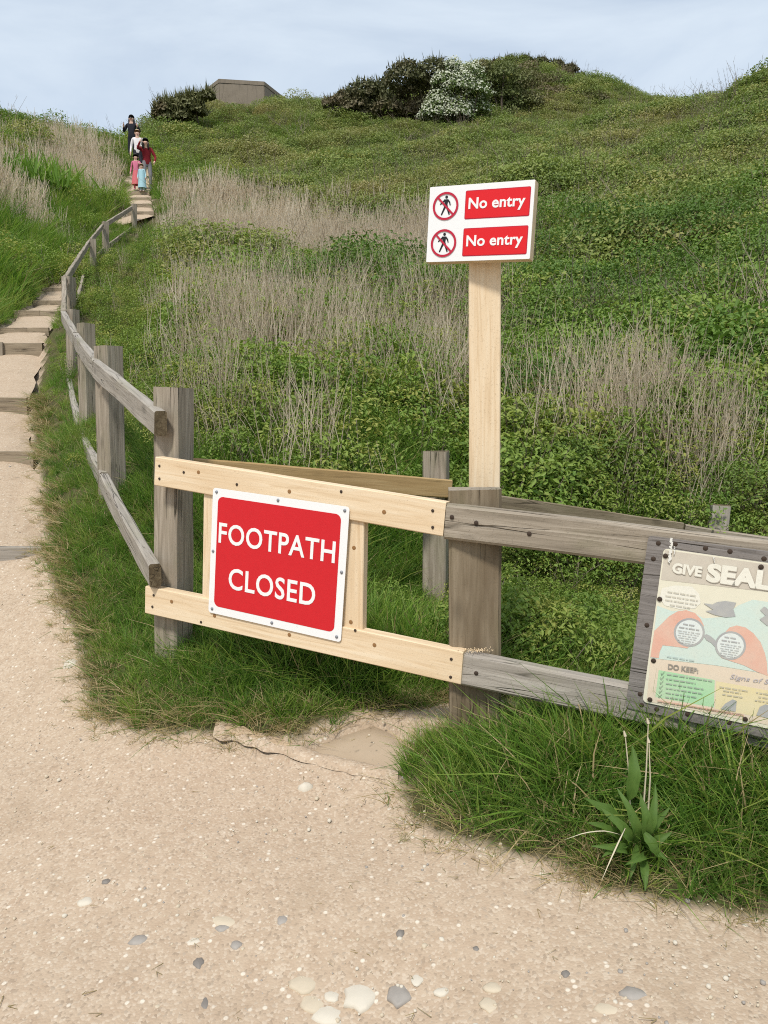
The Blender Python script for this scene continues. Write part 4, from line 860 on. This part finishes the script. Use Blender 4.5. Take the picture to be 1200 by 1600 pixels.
# ------------------------------------------------------------------ people on the upper steps
SKIN = flat('skin', (.62,.40,.30), .55, .3, .05); HAIR = flat('dark_hair', (.02,.015,.012), .5, .4); HAIRB = flat('light_hair', (.42,.30,.18), .5, .4)
NAVY = flat('black_jacket_cloth', (.016,.017,.024), .8, .2); WHT = flat('white_top_cloth', (.74,.70,.70), .8, .2); MAROON = flat('dark_red_cloth', (.20,.015,.022), .8, .2); GREYT = flat('grey_trouser_cloth', (.24,.23,.24), .8, .2)
PINK = flat('pink_cloth', (.58,.17,.26), .8, .2); PINK2 = flat('rose_red_cloth', (.62,.15,.17), .8, .2); AQUA = flat('pale_blue_cloth', (.36,.56,.62), .8, .2); DARKT = flat('dark_trouser_cloth', (.03,.03,.04), .8, .2); SHOE = flat('shoe_leather', (.05,.045,.045), .6, .3); SHOEP = flat('pale_shoe', (.6,.45,.42), .6, .3)
def person(label, base, hgt, face, top_, legs_, shoe, hair, pose, child=False, skirt=None, glasses=False, longhair=False, group='people on the upper steps'):
    t = thing('person', label, 'person', base, group); s = hgt/1.7; hs = 1.25 if child else 1.0
    J = dict(pelvis=(0,0,.92), spine=(0,0,1.08), chest=(0,.01,1.27), neck=(0,.0,1.44), jaw=(0,.02,1.52), skull=(0,.01,1.62),
             ls=(-.17,0,1.38), rs=(.17,0,1.38), le=(-.24,-.02,1.10), re=(.24,-.02,1.10), lw=(-.26,.08,.86), rw=(.26,.08,.86), lhd=(-.26,.11,.77), rhd=(.26,.11,.77),
             lh=(-.09,0,.88), rh=(.09,0,.88), lk=(-.10,.03,.49), rk=(.10,.03,.49), la=(-.10,-.01,.09), ra=(.10,-.01,.09), lf=(-.11,.15,.04), rf=(.11,.15,.04)); J.update(pose)
    R = dict(pelvis=.135, spine=.12, chest=.135, neck=.055, jaw=.075*hs, skull=.098*hs, ls=.065, rs=.065, le=.045, re=.045, lw=.032, rw=.032, lhd=.034, rhd=.034, lh=.092, rh=.092, lk=.06, rk=.06, la=.042, ra=.042, lf=.036, rf=.036)
    E = [('pelvis','spine'),('spine','chest'),('chest','neck'),('neck','jaw'),('jaw','skull'),('chest','ls'),('chest','rs'),('ls','le'),('rs','re'),('le','lw'),('re','rw'),('lw','lhd'),('rw','rhd'),('pelvis','lh'),('pelvis','rh'),('lh','lk'),('rh','rk'),('lk','la'),('rk','ra'),('la','lf'),('ra','rf')]
    names = list(J); idx = {n: i for i, n in enumerate(names)}
    me = bpy.data.meshes.new('skeleton'); me.from_pydata([tuple(c*s for c in J[n]) for n in names], [(idx[a], idx[b]) for a, b in E], []); o = bpy.data.objects.new('skeleton', me); COL.objects.link(o)
    md = o.modifiers.new('skin', 'SKIN'); md.use_smooth_shade = True; sb = o.modifiers.new('sub', 'SUBSURF'); sb.levels = 2; sb.render_levels = 2
    for i, n in enumerate(names): d_ = me.skin_vertices[0].data[i]; d_.radius = (R[n]*s, R[n]*s); d_.use_root = (n == 'pelvis')
    dg = bpy.context.evaluated_depsgraph_get(); dg.update(); bme = bpy.data.meshes.new_from_object(o.evaluated_get(dg)); bpy.data.objects.remove(o); bme.name = 'body'
    bme.materials.clear()
    for m in (SKIN, top_, legs_, shoe): bme.materials.append(m)
    seg = [(np.array(J[a])*s, np.array(J[b])*s, a, b) for a, b in E]
    part = {}
    for a, b in E:
        k = 1
        if b in ('jaw','skull','lhd','rhd'): k = 0
        if b in ('lh','rh','lk','rk','la','ra'): k = 2
        if b in ('lf','rf'): k = 3
        part[(a, b)] = k
    for p in bme.polygons:
        c = np.array(p.center); best, bk = 9, 1
        for A, B, a, b in seg:
            ab = B-A; tt = np.clip((c-A)@ab/(ab@ab), 0, 1); d_ = np.linalg.norm(c-A-tt*ab)-R[b]*s*.5
            if d_ < best: best = d_; bk = part[(a, b)]
        if bk == 1 and c[2] < .90*s and abs(c[0]) < .2*s and abs(c[1]) < .2*s: bk = 2 if c[2] < .86*s else 1
        p.material_index = bk
    # fingers: five unequal bent tips rooted in each palm, joined into the body mesh
    bm = bmesh.new(); bm.from_mesh(bme)
    for sgn, wr, hn in ((-1,'lw','lhd'),(1,'rw','rhd')):
        hp = Vector(J[hn])*s; d = (hp-Vector(J[wr])*s).normalized(); sd_ = Vector((sgn,0,0)).cross(d).normalized() if abs(d.x) < .9 else Vector((0,1,0)); 
        for k, ln in enumerate((.068,.078,.072,.058,.05)):
            r0 = hp+sd_*(k-1.8)*.017*s if k < 4 else hp-d*.02*s-sd_*.045*s; dd = d if k < 4 else (d-sd_*1.1).normalized(); mid = r0+dd*ln*.55*s; tip = mid+(dd+Vector((0,.5,-.1))).normalized()*ln*.5*s; x = dd.orthogonal().normalized(); y = dd.cross(x); rings = []
            for c0, r in ((r0-dd*.02*s,.0095),(mid,.009),(tip,.006)): rings.append([bm.verts.new(c0+(x*math.cos(q*1.571)+y*math.sin(q*1.571))*r*s) for q in range(4)])
            for ra, rb in zip(rings, rings[1:]):
                for q in range(4): bm.faces.new((ra[q], ra[(q+1) % 4], rb[(q+1) % 4], rb[q])).material_index = 0
            bm.faces.new(rings[2]).material_index = 0
    bm.to_mesh(bme); bm.free()
    M0 = Matrix.Translation(base) @ Matrix.Rotation(face, 4, 'Z'); body = link('body', bme, M0, t)
    hd = (Vector(J['skull'])*.6+Vector(J['jaw'])*.4)*s; hr = .105*hs*s
    def ell(name, c, r, mat, cut=None, M=M0):
        bm = bmesh.new(); bmesh.ops.create_uvsphere(bm, u_segments=14, v_segments=10, radius=1)
        for v_ in bm.verts: v_.co = Vector((v_.co.x*r[0], v_.co.y*r[1], v_.co.z*r[2]))+c
        if cut: bmesh.ops.delete(bm, geom=[f for f in bm.faces if cut(f.calc_center_median()-c)], context='FACES')
        me = bpy.data.meshes.new(name); bm.to_mesh(me); bm.free(); me.polygons.foreach_set('use_smooth', [True]*len(me.polygons)); return link(name, me, M, t, mat)
    ell('hair', hd+Vector((0,-.012*s,.02*s)), (hr*1.06, hr*1.12, hr*1.22), hair, lambda d: d.y > hr*.35 and d.z < hr*.55)
    if longhair:
        for q in (-1, 1): ell('hair_lock', hd+Vector((q*hr*.82, -.01*s, -.11*s)), (hr*.34, hr*.5, hr*1.25), hair)
    for q in (-1, 1): ell('eye', hd+Vector((q*.036*s, hr*.93, 0)), (.011*s,.008*s,.008*s), BLACK); ell('ear', hd+Vector((q*hr*.97, 0, -.005*s)), (.01*s,.02*s,.03*s), SKIN)
    ell('nose', hd+Vector((0, hr*1.0, -.025*s)), (.013*s,.022*s,.02*s), SKIN); ell('mouth', hd+Vector((0, hr*.86, -.062*s)), (.026*s,.012*s,.007*s), PINK2)
    if glasses: ell('sunglasses', hd+Vector((0, hr*.90, .004*s)), (.075*s,.022*s,.022*s), BLACK)
    if skirt:
        mt, z0, z1, r0, r1 = skirt; n = 18; V = [(r*s*math.cos(i*2*math.pi/n)*(1+.06*math.cos(5*i)), r*s*.8*math.sin(i*2*math.pi/n)*(1+.06*math.cos(5*i)), z*s) for z, r in ((z0,r0),((z0+z1)/2,(r0+r1)/2*1.02),(z1,r1)) for i in range(n)]
        link('skirt', mesh('skirt', V, [(j*n+i, (j*n)+(i+1) % n, (j+1)*n+(i+1) % n, (j+1)*n+i) for j in range(2) for i in range(n)], True), M0, t, mt)
    return t
def stand(u, v, D):
    p = at(u, v, D); z = H(p.x, p.y); p.z = max(z+.0, p.z) if abs(z-p.z) < .35 else p.z; return p
FACE = rad(180)
person('person in a black jacket and sunglasses with both hands raised, uppermost on the steps', stand(208,256,29.3), 1.68, FACE, NAVY, NAVY, SHOE, HAIR,
       dict(le=(-.30,.0,1.12), re=(.30,.0,1.12), lw=(-.25,.16,1.25), rw=(.25,.16,1.25), lhd=(-.23,.19,1.33), rhd=(.23,.19,1.33), lk=(-.10,.12,.52), la=(-.10,.08,.14), lf=(-.11,.24,.09)), glasses=True, longhair=True)
person('person in a white top and dark trousers behind the one in dark red', stand(217,277,27.6), 1.55, FACE+.2, WHT, DARKT, SHOE, HAIRB, dict(le=(-.25,.06,1.12), lw=(-.12,.22,1.06), lhd=(-.04,.25,1.05)))
person('person in a dark red jacket and grey trousers with dark hair stooping over the children', stand(231,299,26.0), 1.62, FACE+.5, MAROON, GREYT, SHOE, HAIR,
       dict(chest=(.02,.07,1.25), neck=(.05,.13,1.41), jaw=(.06,.17,1.48), skull=(.06,.17,1.58), ls=(-.14,.08,1.36), rs=(.20,.06,1.35), re=(.33,.16,1.30), rw=(.26,.28,1.50), rhd=(.22,.27,1.57), le=(-.27,.14,1.10), lw=(-.20,.26,.92), lhd=(-.17,.30,.84)), longhair=True)
person('child in a bright pink top and rose red skirt at the left of the group', stand(214,299,25.7), 1.12, FACE, PINK, PINK2, SHOEP, HAIR, dict(le=(-.25,.05,1.15), lw=(-.20,.18,1.22), lhd=(-.17,.2,1.28)), child=True, skirt=(PINK2, .95, .30, .15, .24))
person('small child in a pale blue dress in front of the person in dark red', stand(222.5,300,25.5), .84, FACE, AQUA, AQUA, SHOEP, HAIRB, dict(), child=True, skirt=(AQUA, 1.30, .25, .17, .27))

# ------------------------------------------------------------------ small things on the sandy ground
FLINT = flat('grey_flint', (.315,.285,.25), .6, .35, .25); FLINTD = flat('dark_flint', (.20,.178,.155), .6, .35, .25); CHK = flat('white_chalk', (.58,.525,.43), .9, .1, .1); CHKB = flat('cream_chalk', (.53,.45,.335), .9, .1, .12)
def stone_mesh(name, w_, d_, h_, seed, cut=0):
    r = random.Random(seed); n = 13; P = []; off = r.uniform(0, 99); jag = [1+r.uniform(-.13, .10) for _ in range(n)]
    for (rr, z) in ((1.0,-.6),(1.04,.15),(.82,.62),(.35,.86)):
        for i in range(n):
            a = i*2*math.pi/n; k = rr*jag[i]*(1+.24*mnoise.noise(Vector((math.cos(a)*1.4+off, math.sin(a)*1.4, 0)))+.11*mnoise.noise(Vector((math.cos(a)*4+off, math.sin(a)*4, 3))))
            P.append((w_/2*k*math.cos(a), d_/2*k*math.sin(a), h_*(z+.12*mnoise.noise(Vector((a, off, z*3))))))
    Fc = [(j*n+i, j*n+(i+1) % n, (j+1)*n+(i+1) % n, (j+1)*n+i) for j in range(3) for i in range(n)]+[tuple(3*n+i for i in range(n))]
    me = mesh(name, P, Fc); me.polygons.foreach_set('use_smooth', [True]*len(me.polygons)); return me
STONES = [  # u, v, width px, aspect, material, height factor, label
 (134,1406,22,.6,CHK,.2,'small white chalk flake alone on the sand at the left'),(305,1469,25,.55,CHK,.3,'oval white stone with a dark underside lying alone on the sand'),
 (352,1437,40,.45,CHKB,.12,'broken white chalk patch just above a grey flint'),(565,1551,42,.85,CHK,.14,'largest cream chalk slab, cracked, near the bottom edge'),
 (512,1581,44,.6,CHK,.12,'wide white chalk piece left of the largest chalk slab'),(489,1563,32,.85,CHKB,.12,'cream chalk piece above the wide white one'),
 (477,1531,38,.75,CHKB,.10,'pale chalk patch, uppermost of the group left of the largest slab'),(519,1555,20,.7,CHK,.12,'small chalk chip between the largest slab and its neighbours'),
 (955,1573,40,.5,CHKB,.10,'flat cream chalk patch near the bottom right'),(690,1547,20,.5,CHK,.15,'small white chip right of the grey flint'),(770,1541,24,.6,CHKB,.12,'pale chalk chip left of two more in the lower right'),(766,1567,26,.7,CHKB,.10,'pale chalk chip below another in the lower right'),
 (885,1467,22,.7,CHK,.15,'white chalk crumb right of centre below the grass mound'),(478,1229,22,.55,CHK,.5,'tilted white flake casting a shadow near the sunken patch'),(652,1529,16,1.,CHK,.12,'small white chip above the grey flint'),(112,1036,24,.7,CHK,.4,'white chalk lump on the path edge at the left of the grass'),
 (217,1468,30,.45,FLINT,.2,'long grey flint on the left'),(311,1504,16,.9,FLINTD,.4,'round dark flint below the oval white stone'),(320,1567,15,1.5,FLINTD,.35,'dark upright flint near the bottom left'),(625,1552,30,.85,FLINT,.16,'round grey flint right of the largest chalk slab'),
 (369,1476,17,.7,FLINT,.3,'small grey flint right of the oval white stone'),(348,1449,20,.5,FLINT,.2,'grey flint touching the broken chalk patch'),(442,1436,16,1.,FLINT,.25,'small grey flint in the middle of the sand'),(626,1458,13,.8,FLINTD,.5,'tiny dark pebble below the grass mound'),
 (991,1552,36,.45,FLINT,.18,'long grey flint at the lower right'),(88,1541,34,.35,FLINT,.18,'thin grey flint at the lower left'),(115,1571,18,.6,FLINT,.25,'small grey flint below the thin one at the lower left'),(388,1576,18,.8,FLINT,.2,'pale grey flint near the bottom edge left of the chalk group'),(884,1521,13,.7,FLINTD,.4,'tiny dark pebble at the right with chalk crumbs above it'),(744,1482,10,.7,FLINTD,.4,'tiny dark pebble below the withered grass'),(166,1377,12,.6,FLINTD,.3,'tiny dark pebble above the white chalk flake at the left')]
for i, (u, v, wpx, asp, mt, hf, lab) in enumerate(STONES):
    p = hit(u, v); D = p.y/math.cos(math.atan2(-(p.z-CAMZ), p.y)); w_ = wpx*D*1.05/1200
    foresh = .72; me = stone_mesh('stone', w_, w_*asp/foresh, w_*hf, i+3)
    o = link('stone', me, Matrix.Translation(p-Vector((0,0,w_*hf*(70e-2 if mt in (CHK, CHKB) and hf < .4 else .4)))) @ Matrix.Rotation(rng.uniform(-.4,.4), 4, 'Z'), None, mt); tag(o, lab, 'stone', 'stones lying on the sand')
cpb = coll('pebble_sources')
for i in range(8):
    o = bpy.data.objects.new('pebble%d' % i, stone_mesh('pebble', .010, .008, .0035, 50+i)); o.data.materials.append([CHK, CHKB, CHKB, CHKB, CHKB, FLINT, CHK, CHKB][i]); cpb.objects.link(o)
clt = coll('litter_sources')
for i in range(4):
    P = []
    for k in range(2):
        o = rng.normal(0,.02,3)*np.array([1,1,0]); A = o+np.array([0,0,.002]); B = A+np.array([rng.normal(0,.012), rng.normal(0,.012), .003]); C_ = B+np.array([rng.normal(0,.014), rng.normal(0,.014), -.001]); P += [prism(A,B,.0009,.0009), prism(B,C_,.0009,.0005)]
    V, T = cat(P); proto(clt, 'litter%d' % i, V, T, TAN)
xy = sample(1500, 1.3, 6, 1.2); sd_ = sand_sdf(xy); k = (sd_ > -.02) & (rng.uniform(size=len(xy)) < .12+np.exp(-sd_*7)); xy = xy[k]; m = len(xy); s_ = rng.uniform(.5, 1.3, m)
scatter('dry_litter', 'scraps of dry grass and twig lying on the sand', 'litter', np.column_stack([xy, height(xy)+.002]), np.column_stack([np.zeros(m), np.zeros(m), rng.uniform(0,6.28,m)]), np.column_stack([s_,s_,s_]), rng.integers(0,4,m), clt)
xy = sample(9000, 1.3, 7, 1.3); sd_ = sand_sdf(xy); k = (sd_ > -.03); xy = xy[k]; m = len(xy); s_ = np.clip(rng.lognormal(-.85, .5, m), .2, 1.5)
z = height(xy)
scatter('pebbles', 'tiny chalk and flint pebbles strewn over the sandy ground', 'pebbles', np.column_stack([xy, z+.0005]), np.column_stack([np.zeros(m), np.zeros(m), rng.uniform(0,6.28,m)]), np.column_stack([s_,s_,s_]), rng.integers(0,8,m), cpb)
# worn timber edging along the hollow
eb = hit(480,1170); ed = thing('timber_edging', 'worn bent timber edging set in the sand before the sunken patch', 'edging', eb)
pts_ = [hit(338,1137), hit(385,1150), hit(440,1165), hit(500,1184), hit(560,1198), hit(622,1207)]
V, Fc = [], []
for j in range(41):
    t = j/40*2.7; k = int(t); p = pts_[k].lerp(pts_[k+1], t-k); r = .020*(1.-.6*(j/40)**2)*(1+.35*mnoise.noise(Vector((t*3,9,0)))); s_ = .010*mnoise.noise(Vector((t*2.6,4,0)))
    for y_, z_ in ((-1.5,-1.5),(-1.3,.3),(-.9,.95),(-.2,1.15),(.5,.9),(1.1,1.05),(1.4,.4),(1.6,-1.5)): V.append((p.x, p.y+y_*r+s_, p.z+z_*r+.002*mnoise.noise(Vector((t*9,y_*4,0)))))
for j in range(40):
    for k in range(7): Fc.append((j*8+k, (j+1)*8+k, (j+1)*8+k+1, j*8+k+1))
Fc += [tuple(range(8)), tuple(range(40*8+7, 40*8-1, -1))]
link('board', mesh('board', V, [f[::-1] for f in Fc]), None, ed, TANW)
V, Fc = [], []
for j in range(61):
    t = j/60*5; k = min(int(t), 4); p = pts_[k].lerp(pts_[k+1], t-k); r = .036*(1+.5*mnoise.noise(Vector((t*2.2,0,0))))*(1-.35*j/60)
    for q in range(7): a = q/6*math.pi; V.append((p.x, p.y-math.cos(a)*r*1.6+.01*mnoise.noise(Vector((t*4,q,0))), p.z-.010+math.sin(a)*r*.75))
for j in range(60):
    for q in range(6): Fc.append((j*7+q, (j+1)*7+q, (j+1)*7+q+1, j*7+q+1))
link('sand_lip', mesh('sand_lip', V, [f[::-1] for f in Fc], True), None, ed, SAND)

# dock plant in front of the board
DOCK = Mat('dock_leaf', .6, .3); v = DOCK.coord(); DOCK.col(DOCK.mix(DOCK.noise(v, 45, 6, .7), (.055,.12,.02), (.13,.21,.042))); DOCK.translucent((.16,.30,.05), .3); DOCK = DOCK.m
DOCKD = flat('withered_leaf', (.52,.46,.33), .8, .2)
db = hit(1000,1325); dk = thing('dock_plant', 'broad leaved dock plant with three dry flower stems at the edge of the grass', 'plant', db)
def leaf(a, b, wd, nrm, mat, name='leaf', curl=.15):
    a, b = Vector(a), Vector(b); X = b-a; Ln = X.length; X.normalize(); N = Vector(nrm); N = (N-X*N.dot(X)).normalized(); Yv = N.cross(X); V = []; n = 8
    for i in range(n+1):
        t = i/n; wv = wd*.34*(math.sin(math.pi*min(1, t*.92+.06))**.75)*(1-.35*t); c_ = a+X*Ln*t+N*Ln*curl*math.sin(t*math.pi); wav = .10*wd*math.sin(t*17+wd*300)
        for q in (-1, -.5, 0, .5, 1): V.append(c_+Yv*wv*q+N*(abs(q)*wv*.45+(wav if abs(q) == 1 else 0)))
    link(name, mesh(name, V, [(i*5+q, (i+1)*5+q, (i+1)*5+q+1, i*5+q+1) for i in range(n) for q in range(4)], True), None, dk, mat)
DB = db.y-.05
def dp(u, v, dy=0.): return at(u, v, DB+dy)
leaf(dp(983,1250,.02), dp(988,1165,.05), .06, (0,-1,.3), DOCK); leaf(dp(975,1300,0), dp(912,1248,-.02), .055, (.1,-.6,.8), DOCK); leaf(dp(968,1318,-.02), dp(920,1285,-.06), .045, (0,-.6,.8), DOCK)
leaf(dp(1000,1312,0), dp(1046,1262,-.02), .042, (-.2,-.8,.5), DOCK); leaf(dp(1005,1305,-.02), dp(1010,1262,.02), .04, (0,-.9,.4), DOCK); leaf(dp(1005,1300,-.05), dp(1028,1340,-.07), .045, (0,-.8,.6), DOCK)
leaf(dp(1000,1335,-.03), dp(1008,1392,-.12), .04, (0,-.7,.7), DOCK); leaf(dp(985,1320,-.03), dp(940,1340,-.10), .035, (0,-.5,.8), DOCK); leaf(dp(995,1320,-.03), dp(985,1372,-.10), .03, (0,-.5,.8), DOCK)
for (u0, v0, u1, v1, wd, dy) in [(992,1318,965,1232,.045,.0),(1002,1318,1024,1225,.04,.01),(985,1322,938,1262,.05,-.02),(1008,1322,1050,1300,.042,-.03),(978,1330,925,1322,.042,-.07),(1012,1330,1044,1345,.036,-.07),(998,1338,975,1352,.034,-.10),(1003,1312,1000,1240,.05,-.01)]:
    leaf(dp(u0, v0, -.02), dp(u1, v1, dy-.02), wd, (.15*(600-u1+400)/400, -.8, .55), DOCK, curl=.26)
leaf(dp(975,1306,-.05), dp(882,1312,-.10), .006, (0,-.3,1), DOCKD, 'withered_leaf', .12); leaf(dp(978,1292,-.06), dp(940,1376,-.14), .006, (0,-.5,1), DOCKD, 'withered_leaf', .08)
P = []
for (pa, pm, pe) in [((985,1290),(984,1220),(977,1150)),((1005,1270),(1010,1200),(1013,1130)),((1012,1280),(1016,1215),(1014,1160))]:
    A, B, C_ = [np.array(dp(*q, .03)) for q in (pa, pm, pe)]
    V, T = cat([prism(A, B, .0026, .0022, 5), prism(B, C_, .0022, .0014, 5), prism(C_, C_+np.array([-.004,0,.014]), .0045, .002, 5)])
    link('dry_stem', mesh_np('dry_stem', V, T), None, dk, DOCKD)
# sawdust left on the lower rail by the new screws
sdst = PG.at(745,1017,-.02); nn = 160; V, T = leaves(np.array(sdst)+np.stack([rng.normal(0,.022,nn), rng.normal(0,.008,nn), np.abs(rng.normal(0,.004,nn))], 1), rng.normal(size=(nn,3))+np.array([0,0,.5]), np.full(nn, .005), .6)
o = link('sawdust', mesh_np('sawdust', V, T), None, None, NEWEND); tag(o, 'little heap of pale sawdust on top of the lower grey rail', 'sawdust', kind='stuff')
